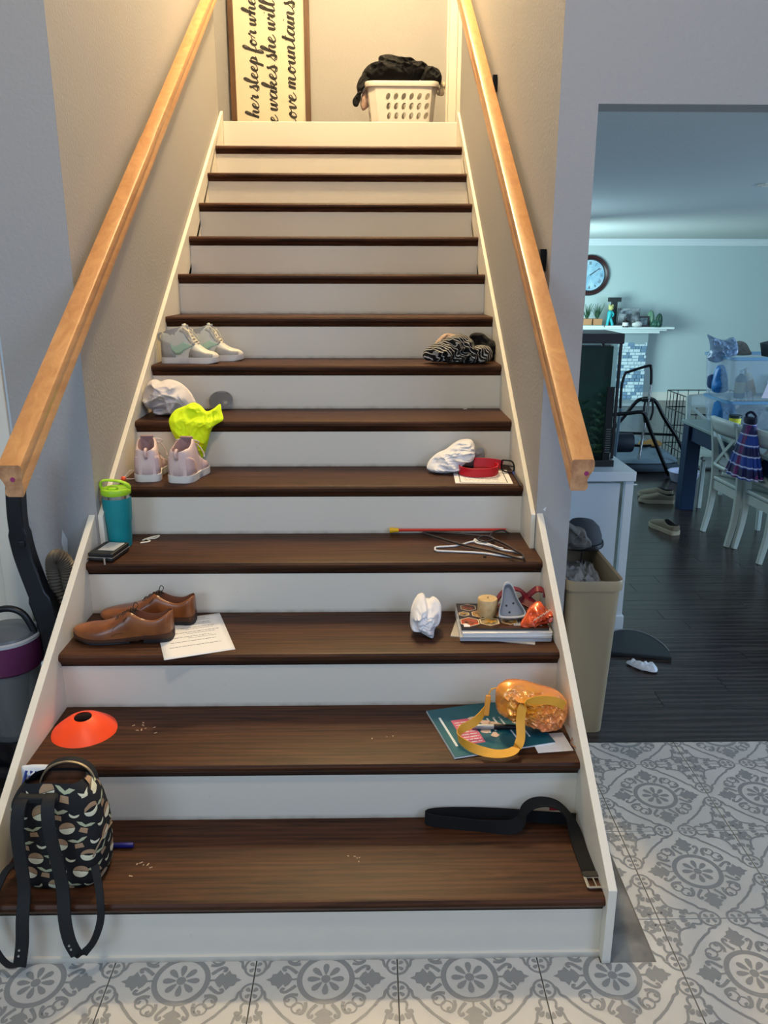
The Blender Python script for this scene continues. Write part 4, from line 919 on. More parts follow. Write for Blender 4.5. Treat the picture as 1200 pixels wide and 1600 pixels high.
lb = tag(B().box((0.455, 0.935, Z4+0.004), (0.010, 0.006, 0.006), (0, 0, 0.5)).build('hair_clip', M('brown_clip', (70, 50, 36), 0.5), bevel=0.001), 'tiny brown clip in front of the hangers', 'clip')

# ------------------------------------------------------------------ fifth step
Z5 = 5*RISE
bd = thing('toggle_cord', 'pink elastic cord with an orange bead beside the pink sneakers', 'cord', (-0.868, 1.270, Z5))
B().lathe([(0.0, -0.008)]+[(0.0095*math.sin(PI*k/8), -0.0095*math.cos(PI*k/8)) for k in range(1, 8)]+[(0.0, 0.0095)], (0, 0, 0.011), 14).build('bead', M('orange_bead', (232, 84, 44), 0.35), bd, 60)
B().tube(cr([(0.0, 0, 0.012), (0.010, 0.01, 0.026), (0.026, 0.015, 0.040), (0.045, 0.02, 0.030), (0.038, 0.01, 0.010), (0.005, 0.0, 0.011)], 6), 0.0016, 6).build('elastic', pkl, bd, 60)
cdt = thing('printed_card', 'white card with a black border under the red belt', 'card', (0.492, 1.335, Z5), R_(-3))
B().box((0, 0, 0.0008), (0.215, 0.225, 0.0012)).build('sheet', paper_mat, cdt)
b = B()
for (x, y, dx, dy) in ((-0.088, 0, 0.003, 0.20), (0.088, 0, 0.003, 0.20), (0, -0.099, 0.178, 0.003), (0, 0.099, 0.178, 0.003)): b.box((x, y, 0.0016), (dx, dy, 0.0004))
b.build('border', ink, cdt)
b = B()
for k in range(5): scribble(b, -0.07, -0.075+0.022*k, 0.06, 0.006, 0.0016, 70+k)
b.build('printed_lines', grey_ink, cdt)['kind'] = 'stuff'
rb = thing('belt', 'bright red belt coiled on the bordered card', 'belt', (0.500, 1.370, Z5))
red = M('red_leather', (182, 16, 34), 0.38)
B().ribbon(cr([(-0.090, 0.020, 0.020), (-0.088, -0.02, 0.020), (-0.050, -0.052, 0.019), (0.0, -0.060, 0.020), (0.040, -0.045, 0.022), (0.058, -0.010, 0.026), (0.052, 0.030, 0.026), (0.020, 0.055, 0.022), (-0.03, 0.05, 0.022)], 6), (0, 0, 1), 0.034, 0.005).build('strap', red, rb, 50, bevel=0.001)
B().ribbon(cr([(-0.03, 0.045, 0.040), (0.02, 0.035, 0.040), (0.060, 0.030, 0.036), (0.082, 0.028, 0.032)], 5), (0.0, 0.25, 1), 0.036, 0.005).build('billet', red, rb, 50, bevel=0.001)
b = B(); q = [(0.078, 0.026, 0.052), (0.118, 0.018, 0.046), (0.122, 0.014, 0.008), (0.080, 0.022, 0.012), (0.078, 0.026, 0.052)]
b.tube(cr(q, 5), 0.0032, 8); b.build('buckle', dark_metal, rb, 60); B().tube([(0.080, 0.024, 0.032), (0.124, 0.014, 0.028)], 0.0025, 8).build('prong', dark_metal, rb, 60)
ol = [(0.292, 0.953), (0.299, 0.984), (0.332, 1.010), (0.370, 1.025), (0.408, 1.048), (0.440, 1.061), (0.481, 1.061), (0.497, 1.035), (0.493, 0.999), (0.460, 0.983), (0.428, 0.962), (0.402, 0.944), (0.346, 0.942)]
o = (0.43, 1.44, Z5); mz = min(b_ for a, b_ in ol)
s5 = thing('sock', 'white sock heaped left of the red belt', 'sock', (0.415, 1.43, Z5), 0)
pillow([((a-o[0])*0.93, b_-mz+0.0005) for a, b_ in ol], 0.05, 0.04, 0.016, 20, 33, nr=34, stretch=(0.5, 1, 1.7), c=(0.01, 0.045), shift=lambda x, z: 0.6*z-0.03).build('knit', white_cloth, s5, 70)
ol = [(0.412, 0.998), (0.406, 1.029), (0.439, 1.055), (0.478, 1.050), (0.511, 1.060), (0.523, 1.029), (0.506, 0.986), (0.454, 0.981)]
s6 = thing('sock', 'translucent grey sock behind the white one, against the riser', 'sock', (0.46, 1.492, Z5))
pillow([(a-0.46, b_-Z5-0.028) for a, b_ in ol]+[(-0.05, 0.001)][:0], 0.012, 0.010, 0.004, 20, 35, nr=16).build('knit', M('grey_knit', (152, 156, 164), 0.9), s6, 70)
pn = thing('pen', 'dark pen jutting over the step edge by the right skirt', 'pen', (0.619, 1.290, Z5+0.0045), R_(-86), None)
pn.rotation_euler = (0, R_(0.5), R_(-92))
B().lathe([(0.0, -0.11), (0.0042, -0.109), (0.0042, 0.075), (0.0035, 0.095), (0.0012, 0.115), (0, 0.116)], (0, 0, 0), 12, 'x').build('barrel', M('slate_barrel', (48, 50, 58), 0.4), pn, 40)
B().lathe([(0.0046, -0.10), (0.0046, -0.055), (0.0044, -0.054)], (0, 0, 0.0), 12, 'x').build('blue_band', M('blue_band', (38, 60, 140), 0.4), pn, 40)

# ------------------------------------------------------------------ sixth step
Z6 = 6*RISE
ol = [(-0.878, 1.181), (-0.872, 1.218), (-0.854, 1.250), (-0.829, 1.265), (-0.806, 1.255), (-0.773, 1.265), (-0.732, 1.255), (-0.697, 1.228), (-0.673, 1.191), (-0.665, 1.151), (-0.710, 1.127), (-0.769, 1.119), (-0.830, 1.119), (-0.841, 1.143), (-0.867, 1.151)]
mz = min(b_ for a, b_ in ol)
cl = tag(pillow([(a+0.77, b_-mz+0.001) for a, b_ in ol], 0.080, 0.07, 0.021, 7.5, 41, nr=44).build('shirt', M('offwhite_jersey', (206, 200, 202), 0.9, bump=(120, 0.3, 0.001)), None, 70, loc=(-0.77, 1.655, Z6)), 'off-white shirt crumpled beside the yellow one', 'shirt')
ol = [(-0.733, 1.153), (-0.713, 1.184), (-0.677, 1.199), (-0.643, 1.212), (-0.613, 1.201), (-0.589, 1.181), (-0.564, 1.188), (-0.537, 1.206), (-0.529, 1.181), (-0.520, 1.150), (-0.544, 1.134), (-0.566, 1.114), (-0.584, 1.065), (-0.596, 1.033), (-0.614, 0.992), (-0.631, 0.970), (-0.652, 0.963), (-0.669, 0.976), (-0.665, 1.005), (-0.678, 1.031), (-0.702, 1.060), (-0.718, 1.086), (-0.731, 1.120)]
ys = tag(pillow([(a+0.64, b_-0.96) for a, b_ in ol], 0.022, 0.016, 0.012, 11, 52, nr=46, c=(0.02, 0.14), shift=lambda x, z: 0.0 if z < 0.05 else (-0.028*min(1, (z-0.05)/0.06) if z < 0.185 else -0.028+0.7*(z-0.185))).build('shirt', M('neon_yellow_fabric', (214, 240, 6), 0.75, bump=(150, 0.3, 0.001)), None, 70, loc=(-0.64, 1.50, 0.96)), 'neon yellow shirt draped over the edge of the sixth step', 'shirt')
gd = thing('clear_lid', 'small grey translucent round lid behind the yellow shirt', 'lid', (-0.585, 1.775, Z6+0.001), 0, None, (R_(58), 0, 0))
B().lathe([(0.050, 0.0), (0.052, 0.003), (0.048, 0.006), (0.0, 0.006)], (0, 0.045, 0), 32, 'z', 1, 0.85).build('disc', M('smoky_film', (120, 120, 122), 0.25, alpha=0.55), gd, 40)
tag(B().box((0.475, 1.80, Z6+0.001), (0.016, 0.008, 0.002), (0, 0, 0.3)).build('paper_scrap', paper_mat), 'tiny white scrap near the back of the sixth step', 'scrap')

# ------------------------------------------------------------------ seventh step
Z7 = 7*RISE
zb_m = M('black_white_zebra_knit', (14, 14, 16), 0.85); nt = zb_m.node_tree; Nn = nt.nodes; Ll = nt.links
tcn = Nn.new('ShaderNodeTexCoord'); wv = Nn.new('ShaderNodeTexWave'); wv.bands_direction = 'DIAGONAL'; wv.inputs['Scale'].default_value = 30; wv.inputs['Distortion'].default_value = 5; wv.inputs['Detail'].default_value = 1.0; wv.inputs['Detail Scale'].default_value = 0.45
rmp = Nn.new('ShaderNodeValToRGB'); rmp.color_ramp.elements[0].position = 0.80; rmp.color_ramp.elements[1].position = 0.88; rmp.color_ramp.elements[0].color = lin((13, 13, 15))+(1,); rmp.color_ramp.elements[1].color = lin((190, 188, 184))+(1,)
Ll.new(tcn.outputs['Object'], wv.inputs['Vector']); Ll.new(wv.outputs[0], rmp.inputs[0]); Ll.new(rmp.outputs[0], Nn['Principled BSDF'].inputs['Base Color'])
ol = [(0.297, 1.333), (0.297, 1.366), (0.327, 1.391), (0.378, 1.415), (0.428, 1.435), (0.467, 1.440), (0.507, 1.415), (0.525, 1.382), (0.553, 1.393), (0.587, 1.382), (0.600, 1.348), (0.578, 1.320), (0.507, 1.315), (0.408, 1.318), (0.337, 1.321)]
mz = min(b_ for a, b_ in ol)
tag(pillow([(a-0.45, b_-mz+0.001) for a, b_ in ol], 0.055, 0.045, 0.015, 12, 61, nr=40, c=(0.0, 0.05)).build('scarf', zb_m, None, 70, loc=(0.45, 1.885, Z7)), 'crumpled black and white striped scarf on the seventh step', 'scarf')
ol = [(0.501, 1.338), (0.505, 1.412), (0.527, 1.432), (0.568, 1.429), (0.598, 1.406), (0.622, 1.395), (0.643, 1.372), (0.642, 1.320), (0.581, 1.311)]
mz = min(b_ for a, b_ in ol)
tag(pillow([(a-0.57, b_-mz+0.001) for a, b_ in ol], 0.045, 0.05, 0.012, 12, 66, nr=30).build('sweater', M('black_knit', (15, 15, 17), 0.95, bump=(90, 0.5, 0.002)), None, 70, loc=(0.577, 2.035, Z7)), 'black knitted garment bunched against the right skirt board', 'garment')
ol = [(0.331, 1.338), (0.342, 1.381), (0.371, 1.424), (0.405, 1.449), (0.440, 1.446), (0.475, 1.429), (0.482, 1.381), (0.463, 1.332)]
mz = min(b_ for a, b_ in ol)
tag(pillow([(a-0.43, b_-mz+0.001) for a, b_ in ol], 0.035, 0.03, 0.010, 12, 71, nr=30).build('undershirt', M('beige_cloth', (176, 150, 132), 0.9), None, 70, loc=(0.43, 2.045, Z7)), 'beige cloth folded behind the striped scarf', 'cloth')

# ------------------------------------------------------------------ landing: lettered sign
GLY = {  # brush script strokes: advance, list of strokes in (x, y), x-height 1
 'a': (1.25, [[(0.95, 0.80), (0.60, 1.0), (0.22, 0.72), (0.12, 0.30), (0.38, 0.0), (0.75, 0.30), (0.98, 0.95), (0.92, 0.30), (1.10, 0.02), (1.35, 0.25)]]),
 'e': (1.0, [[(-0.05, 0.20), (0.30, 0.38), (0.68, 0.72), (0.52, 1.0), (0.22, 0.75), (0.15, 0.30), (0.42, 0.0), (0.80, 0.12), (1.10, 0.42)]]),
 'f': (0.85, [[(-0.05, 0.15), (0.30, 0.75), (0.62, 1.70), (0.50, 2.15), (0.28, 1.75), (0.22, 0.60), (0.18, -0.60), (0.32, -1.0), (0.52, -0.60), (0.38, 0.0), (0.75, 0.25), (0.95, 0.45)]]),
 'h': (1.25, [[(-0.05, 0.15), (0.30, 0.90), (0.58, 1.80), (0.42, 2.15), (0.24, 1.60), (0.16, 0.0)], [(0.18, 0.35), (0.48, 0.92), (0.78, 0.88), (0.78, 0.30), (0.98, 0.0), (1.30, 0.28)]]),
 'i': (0.70, [[(0.0, 0.25), (0.30, 0.95), (0.26, 0.30), (0.44, 0.0), (0.75, 0.28)], [(0.40, 1.42), (0.44, 1.50)]]),
 'k': (1.25, [[(-0.05, 0.15), (0.30, 0.90), (0.58, 1.80), (0.42, 2.15), (0.24, 1.60), (0.16, 0.0)], [(0.20, 0.30), (0.55, 0.90), (0.82, 0.80), (0.60, 0.48), (0.34, 0.42), (0.62, 0.28), (0.86, 0.0), (1.25, 0.28)]]),
 'l': (0.75, [[(-0.05, 0.15), (0.30, 0.90), (0.58, 1.80), (0.42, 2.15), (0.24, 1.60), (0.22, 0.40), (0.42, 0.0), (0.80, 0.28)]]),
 'm': (1.95, [[(0.0, 0.70), (0.18, 0.95), (0.16, 0.0)], [(0.18, 0.35), (0.46, 0.95), (0.70, 0.85), (0.68, 0.0)], [(0.70, 0.35), (1.00, 0.95), (1.26, 0.88), (1.24, 0.30), (1.45, 0.0), (1.95, 0.30)]]),
 'n': (1.45, [[(0.0, 0.70), (0.18, 0.95), (0.16, 0.0)], [(0.18, 0.35), (0.48, 0.95), (0.76, 0.88), (0.76, 0.30), (0.98, 0.0), (1.48, 0.30)]]),
 'o': (1.15, [[(0.62, 0.98), (0.26, 0.80), (0.14, 0.35), (0.42, 0.0), (0.78, 0.35), (0.70, 0.88), (0.45, 0.98), (0.60, 0.72), (0.95, 0.70), (1.20, 0.85)]]),
 'p': (1.15, [[(0.0, 0.40), (0.30, 1.15), (0.24, 0.0), (0.14, -0.95)], [(0.22, 0.45), (0.55, 0.98), (0.86, 0.70), (0.72, 0.15), (0.34, 0.05), (0.70, 0.02), (1.15, 0.28)]]),
 'r': (1.0, [[(-0.05, 0.20), (0.22, 0.85), (0.30, 1.18), (0.42, 0.95), (0.72, 0.92), (0.66, 0.40), (0.80, 0.02), (1.05, 0.28)]]),
 's': (0.95, [[(-0.05, 0.10), (0.35, 0.80), (0.52, 1.30), (0.38, 1.10), (0.66, 0.50), (0.62, -0.05), (0.25, -0.10), (0.20, 0.15), (0.60, 0.05), (1.00, 0.30)]]),
 't': (0.85, [[(0.0, 0.20), (0.36, 1.0), (0.42, 1.75), (0.32, 1.0), (0.28, 0.25), (0.48, 0.0), (0.88, 0.30)], [(0.05, 1.20), (0.72, 1.28)]]),
 'u': (1.30, [[(0.0, 0.30), (0.24, 0.95), (0.20, 0.25), (0.42, 0.0), (0.74, 0.35), (0.90, 0.98), (0.86, 0.25), (1.02, 0.0), (1.32, 0.28)]]),
 'v': (1.10, [[(0.0, 0.70), (0.20, 0.95), (0.26, 0.30), (0.42, 0.0), (0.72, 0.40), (0.86, 1.0), (0.98, 0.75), (1.15, 0.82)]]),
 'w': (1.60, [[(0.0, 0.70), (0.20, 0.95), (0.22, 0.25), (0.42, 0.0), (0.70, 0.40), (0.80, 0.95), (0.82, 0.25), (1.00, 0.0), (1.28, 0.45), (1.36, 1.0), (1.48, 0.75), (1.65, 0.82)]]),
 ' ': (0.55, []),
}
def script_line(b, text, s, ox, oz, y, lo, hi):
    """brush lettering reading upwards: text runs along +z, tops point to -x"""
    x = 0.0
    for ch in text:
        adv, strokes = GLY[ch]
        for st_ in strokes:
            q = cr([(a, c, 0) for a, c in st_], 6); n = len(q); L_, R2 = [], []
            for i in range(n):
                d = (q[min(i+1, n-1)]-q[max(i-1, 0)]); d = d.normalized() if d.length > 1e-9 else Vector((1, 0, 0))
                w_ = (0.065+0.13*max(0, -d.y)**1.3)*(0.75 if i in (0, n-1) else 1)
                if len(st_) == 2 and st_[0][0] > 0.3 and ch == 'i': w_ = 0.14
                px, pz = q[i].x+0.22*q[i].y, q[i].y
                for lst, sg in ((L_, 1), (R2, -1)): lst.append((px-d.y*w_*sg, pz+d.x*w_*sg))
            for i in range(n-1):
                quad = [L_[i], L_[i+1], R2[i+1], R2[i]]
                vs = [Vector((ox-c*s, y, oz+(x+a)*s)) for a, c in quad]
                if lo < vs[0].z < hi: b.add(vs, [(0, 1, 2, 3)])
        x += adv
    return x*s
sg = thing('wooden_sign', 'tall white lettered sign in a brown wood frame leaning on the landing wall', 'sign', (-0.665, YB-0.052, ZL), 0, None, (R_(-1.4), 0, 0))
SH = 1.24; fw = 0.038
wf_m = M('walnut_frame', (100, 66, 34), 0.55, grain=((70, 44, 22), (8, 8, 0.8), 3.0, 0.1))
B().box((0, 0.006, SH/2), (0.56, 0.008, SH-0.01)).build('board', M('cream_white_board', (205, 196, 172), 0.6), sg)
for sx in (-1, 1): B().box((sx*(0.293-fw/2), 0, SH/2), (fw, 0.034, SH)).build('frame_rail', wf_m, sg, bevel=0.002)
for z in (fw/2, SH-fw/2): B().box((0, 0, z), (0.586-2*fw-0.001, 0.033, fw)).build('frame_rail', wf_m, sg, bevel=0.002)
b = B()
for txt, ox, st_, s in (('let her sleep for when', -0.092, -0.012, 0.0475), ('she wakes she will', 0.045, -0.012, 0.0515), ('move mountains', 0.185, 0.030, 0.0525)):
    script_line(b, txt, s, ox, 0.045+st_-0.0, 0.0005, 0.042, SH-0.042)
b.build('lettering', M('charcoal_paint', (38, 36, 36), 0.7), sg)['kind'] = 'stuff'

# laundry basket with real holes
lb = thing('laundry_basket', 'white plastic laundry basket with oval holes on the landing', 'basket', (0.283, 4.44, ZL))
bw = M('white_basket_plastic', (214, 208, 196), 0.4); HBk = 0.305
def bk_pt(k, z, out=0.0):
    """k in 0..1 round the perimeter starting at the front-left corner"""
    f = z/HBk; ax = 0.208+0.030*f+out; ay = 0.150+0.022*f+out; r = 0.055
    segs = [('l', (-ax+r, -ay), (ax-r, -ay)), ('a', (ax-r, -ay+r), -PI/2), ('l', (ax, -ay+r), (ax, ay-r)), ('a', (ax-r, ay-r), 0), ('l', (ax-r, ay), (-ax+r, ay)), ('a', (-ax+r, ay-r), PI/2), ('l', (-ax, ay-r), (-ax, -ay+r)), ('a', (-ax+r, -ay+r), PI)]
    Ls = [math.dist(s[1], s[2]) if s[0] == 'l' else r*PI/2 for s in segs]; T = sum(Ls); d = (k % 1.0)*T
    for s, L_ in zip(segs, Ls):
        if d <= L_ or s is segs[-1]:
            t = min(1, d/L_)
            if s[0] == 'l': return Vector((s[1][0]+(s[2][0]-s[1][0])*t, s[1][1]+(s[2][1]-s[1][1])*t, z))
            a = s[2]+t*PI/2; return Vector((s[1][0]+r*math.cos(a), s[1][1]+r*math.sin(a), z))
        d -= L_
b = B(); NK, NZ = 28, 5; z0, z1 = 0.012, HBk
def hole(i, j):
    k = (i+0.5)/NK; side_f = 0.055 < k < 0.245; side_l = 0.84 < k < 0.965; side_r = 0.36 < k < 0.46; back = 0.50 < k < 0.75
    return j <= 3 and (1 <= i <= 6 or side_l or side_r or back)
for i in range(NK):
    for j in range(NZ):
        ka, kb = i/NK, (i+1)/NK; za, zb_ = z0+(z1-z0)*j/NZ, z0+(z1-z0)*(j+1)/NZ
        if hole(i, j):
            vs = []; n = 16
            for q in range(n):
                a = 2*PI*q/n+PI/4; m_ = max(abs(math.cos(a)), abs(math.sin(a))); u, v_ = 0.5+0.5*math.cos(a)/m_, 0.5+0.5*math.sin(a)/m_
                vs.append(bk_pt(ka+(kb-ka)*u, za+(zb_-za)*v_))
            for q in range(n):
                a = 2*PI*q/n+PI/4; ex, ey = 0.28*math.cos(a), 0.36*math.sin(a)
                vs.append(bk_pt(ka+(kb-ka)*(0.5+ex+0.30*ey), za+(zb_-za)*(0.5+ey)))
            b.add(vs, [(q, (q+1) % n, n+(q+1) % n, n+q) for q in range(n)])
        else: b.add([bk_pt(ka, za), bk_pt(kb, za), bk_pt(kb, zb_), bk_pt(ka, zb_)], [(0, 1, 2, 3)])
b.build('body', bw, lb, None, solid=0.003, recalc=False)
B().loft([[bk_pt(k/60, 0.012) for k in range(60)], [bk_pt(k/60, 0.0, -0.01) for k in range(60)]]).build('base', bw, lb, 50)
rim = B(); pr_ = [(0.0, -0.030), (0.013, -0.028), (0.016, -0.006), (0.012, 0.004), (0.0, 0.006), (-0.004, 0.0)]
rings = []
for k in range(72): rings.append([bk_pt(k/72, HBk+b_+0.008*math.sin(2*PI*k/72*2)*0, a) for a, b_ in pr_])
rim.loft(rings+[rings[0]], True, False, False); rim.build('rim', bw, lb, 50)
for sx in (-1, 1): B().tube(cr([(sx*0.246, -0.06, HBk-0.008), (sx*0.262, -0.05, HBk-0.030), (sx*0.264, 0, HBk-0.038), (sx*0.262, 0.05, HBk-0.030), (sx*0.246, 0.06, HBk-0.008)], 5), 0.008, 8).build('handle', bw, lb, 50)
blk = M('black_cotton', (13, 13, 16), 0.92, bump=(70, 0.4, 0.002))
def garment(label, nm, y, pts, mt, df, db, amp, seed, freq=10, **kw):
    ox = sum(p[0] for p in pts)/len(pts); mz = min(p[1] for p in pts)
    o = pillow([(a-ox, c-mz) for a, c in pts], df, db, amp, freq, seed, nr=36, **kw).build(nm, mt, None, 70, loc=(ox, y, mz)); tag(o, label, 'garment'); return o
garment('large heap of black clothing on top of the laundry basket', 'black_sweater', 4.43, [(0.050, 2.994), (0.010, 3.038), (0.050, 3.093), (0.121, 3.117), (0.130, 3.152), (0.204, 3.164), (0.270, 3.144), (0.349, 3.141), (0.393, 3.117), (0.455, 3.106), (0.473, 3.062), (0.416, 3.015), (0.350, 2.991), (0.217, 2.986)], blk, 0.13, 0.12, 0.024, 81, 8)
garment('black garment at the right of the heap, over the basket rim', 'black_trousers', 4.40, [(0.414, 2.992), (0.427, 3.055), (0.453, 3.087), (0.501, 3.079), (0.536, 3.064), (0.559, 3.024), (0.551, 2.981), (0.516, 2.969), (0.459, 2.981)], blk, 0.10, 0.09, 0.014, 84, 12)
garment('black sleeve hanging down over the left basket rim', 'black_jacket', 4.38, [(-0.048, 2.840), (-0.052, 2.876), (-0.021, 2.916), (-0.025, 2.959), (-0.003, 3.011), (0.041, 3.050), (0.094, 3.027), (0.076, 2.987), (0.028, 2.963), (0.010, 2.916), (-0.004, 2.860), (-0.022, 2.832)], blk, 0.035, 0.03, 0.010, 86, 12, c=[(0.015, 2.979)][0] and None)
garment('beige cloth sticking out below the black sleeve', 'beige_sock', 4.40, [(0.000, 2.864), (0.009, 2.904), (0.032, 2.944), (0.058, 2.920), (0.066, 2.884), (0.057, 2.840), (0.022, 2.812), (0.008, 2.824)], M('beige_cotton', (186, 156, 140), 0.9), 0.02, 0.02, 0.006, 88, 14)
garment('small cream cloth hanging at the right basket handle', 'cream_cloth', 4.40, [(0.543, 2.913), (0.547, 2.961), (0.551, 2.993), (0.577, 2.993), (0.587, 2.969), (0.579, 2.921), (0.561, 2.905)], M('cream_cotton', (206, 190, 160), 0.9), 0.02, 0.02, 0.005, 90, 14)

# ------------------------------------------------------------------ vacuum cleaner beside the stairs, left
vc = thing('vacuum_cleaner', 'black upright vacuum cleaner with a purple band and ribbed hose', 'vacuum cleaner', (-1.150, 0.78, 0.0))
vb = M('black_vacuum_plastic', (18, 19, 24), 0.35); pur = M('purple_plastic', (88, 32, 74), 0.35); gcl = M('smoky_clear_plastic', (120, 124, 128), 0.15, alpha=0.45); gw = M('grey_white_plastic', (178, 180, 184), 0.35)
B().box((0.02, 0.02, 0.06), (0.30, 0.26, 0.09)).build('floor_head', vb, vc, bevel=0.025)
B().lathe([(0.0, 0.10), (0.075, 0.10), (0.095, 0.14), (0.095, 0.20)], (0, 0, 0), 32).build('motor_base', vb, vc, 40)
B().lathe([(0.085, 0.20), (0.088, 0.23), (0.098, 0.43), (0.0985, 0.44), (0.094, 0.44), (0.082, 0.22)], (0, 0, 0), 36).build('dust_bin', gcl, vc, 40)
B().lathe([(0.0, 0.20), (0.055, 0.20), (0.045, 0.30), (0.062, 0.42), (0.0, 0.43)], (0, 0, 0), 24).build('filter', M('grey_filter', (92, 94, 98), 0.6), vc, 40)
B().lathe([(0.098, 0.44), (0.108, 0.45), (0.112, 0.50), (0.110, 0.545), (0.0, 0.546)], (0, 0, 0), 36).build('purple_band', pur, vc, 40)
B().lathe([(0.112, 0.546), (0.113, 0.556), (0.108, 0.558)], (0, 0, 0), 36).build('white_rim', gw, vc, 40)
B().lathe([(0.107, 0.550), (0.098, 0.566), (0.0, 0.574)], (0, 0, 0), 36).build('smoky_lid', M('smoky_grey_plastic', (92, 96, 102), 0.25), vc, 40)
B().tube(cr([(-0.07, 0, 0.57), (-0.04, 0, 0.625), (0.02, 0, 0.645), (0.07, 0, 0.625), (0.10, 0, 0.56)], 6), 0.011, 10).build('carry_handle', vb, vc, 50)
B().ribbon(cr([(0.085, 0.05, 1.10), (0.075, 0.05, 1.02), (0.070, 0.05, 0.92), (0.078, 0.05, 0.82), (0.110, 0.04, 0.70), (0.140, 0.03, 0.60), (0.150, 0.03, 0.50), (0.145, 0.03, 0.38), (0.12, 0.03, 0.25), (0.08, 0.05, 0.12)], 6), (1, 0, 0.2), [0.050]*14+[0.060]*12+[0.075]*29, 0.05).build('spine', vb, vc, 50, bevel=0.006)
B().tube([(0.085, 0.05, 1.06), (0.090, 0.05, 1.13)], 0.017, 12).build('grip', vb, vc, 50)
B().lathe([(0.0, 0.0), (0.034, 0.0), (0.034, 0.05), (0.0, 0.05)], (0.165, 0.0, 0.42), 20, 'y').build('hose_elbow', vb, vc, 40, bevel=0.005)
hose = cr([(0.175, 0.10, 0.30), (0.185, 0.10, 0.45), (0.172, 0.09, 0.60), (0.158, 0.08, 0.70), (0.160, 0.07, 0.775), (0.182, 0.06, 0.802), (0.200, 0.07, 0.770), (0.202, 0.08, 0.70), (0.190, 0.12, 0.58), (0.180, 0.14, 0.40), (0.14, 0.14, 0.2)], 14)
rr_ = [0.0250+0.0032*(1 if i % 2 else -1) for i in range(len(hose))]
B().tube(hose, rr_, 12).build('hose', M('ribbed_grey_hose', (88, 78, 66), 0.5), vc, 30)
B().box((0.085, 0.024, 0.86), (0.020, 0.012, 0.02)).build('cord_hook', vb, vc, bevel=0.003)
rbl = tag(B().lathe([(0.0, -0.085)]+[(0.085*math.sin(PI*k/14), -0.085*math.cos(PI*k/14)) for k in range(1, 14)]+[(0, 0.085)], (0, 0, 0.085), 28).build('ball', M('red_rubber', (150, 26, 26), 0.5), None, 80, loc=(-1.215, 0.50, 0)), 'dark red ball on the floor at the left edge', 'ball')

# ------------------------------------------------------------------ opening: trash can and things by it
tc_ = thing('trash_can', 'tall tan plastic trash can in the opening beside the stairs', 'trash can', (0.875, 1.245, 0))
tan = M('tan_plastic', (150, 134, 106), 0.5)
def rr_ring(ax, ay, r, z, n=8):
    pts = []
    for (cx, cy, a0) in ((ax-r, ay-r, 0), (-ax+r, ay-r, PI/2), (-ax+r, -ay+r, PI), (ax-r, -ay+r, 1.5*PI)):
        for k in range(n+1):
            a = a0+PI/2*k/n; pts.append(Vector((cx+r*math.cos(a), cy+r*math.sin(a), z)))
    return pts
B().loft([rr_ring(0.080, 0.195, 0.03, 0.0), rr_ring(0.099, 0.222, 0.035, 0.600), rr_ring(0.096, 0.219, 0.033, 0.600), rr_ring(0.078, 0.19, 0.03, 0.01)], True, True, True).build('bin', tan, tc_, 40)
B().loft([rr_ring(0.099, 0.222, 0.035, 0.596), rr_ring(0.107, 0.230, 0.040, 0.598), rr_ring(0.109, 0.232, 0.042, 0.625), rr_ring(0.105, 0.228, 0.040, 0.637), rr_ring(0.097, 0.220, 0.034, 0.632), rr_ring(0.095, 0.218, 0.033, 0.60)], True, False, False).build('rim', tan, tc_, 40)
o = pillow([(-0.085, -0.19), (0.080, -0.19), (0.088, 0), (0.082, 0.19), (-0.085, 0.19), (-0.09, 0)], 0.03, 0.02, 0.022, 16, 12, plane='xy', nr=24).build('liner_bag', M('grey_bag_film', (150, 146, 140), 0.4), None, 70, loc=(0.875, 1.245, 0.545)); tag(o, 'crumpled pale rubbish bag inside the tan trash can', 'bag')
cap = thing('felt_cap', 'dark round cap with grey cloth perched on the back of the trash can', 'cap', (0.893, 1.425, 0.640))
dk = M('charcoal_felt', (52, 56, 62), 0.85)
B().lathe([(0.082, 0.020), (0.080, 0.045), (0.068, 0.080), (0.045, 0.103), (0.0, 0.112)], (0.030, 0, 0), 28).build('crown', dk, cap, 60)
B().lathe([(0.098, 0.004), (0.100, 0.010), (0.098, 0.022), (0.0, 0.024)], (0.020, 0, 0), 28).build('brim', black_plastic, cap, 40)
pillow([(-0.085, 0.015), (0.035, 0.012), (0.050, 0.035), (0.030, 0.062), (0.018, 0.090), (-0.015, 0.100), (-0.05, 0.120), (-0.085, 0.128)], 0.05, 0.03, 0.014, 14, 7, nr=24, shift=lambda x, z: -0.07).build('cloth_fold', M('taupe_cloth', (96, 92, 86), 0.9), cap, 70)
B().bar((0.01, -0.095, 0.006), (0.0, -0.108, -0.11), 0.005, 0.003).build('strap', black_plastic, cap)

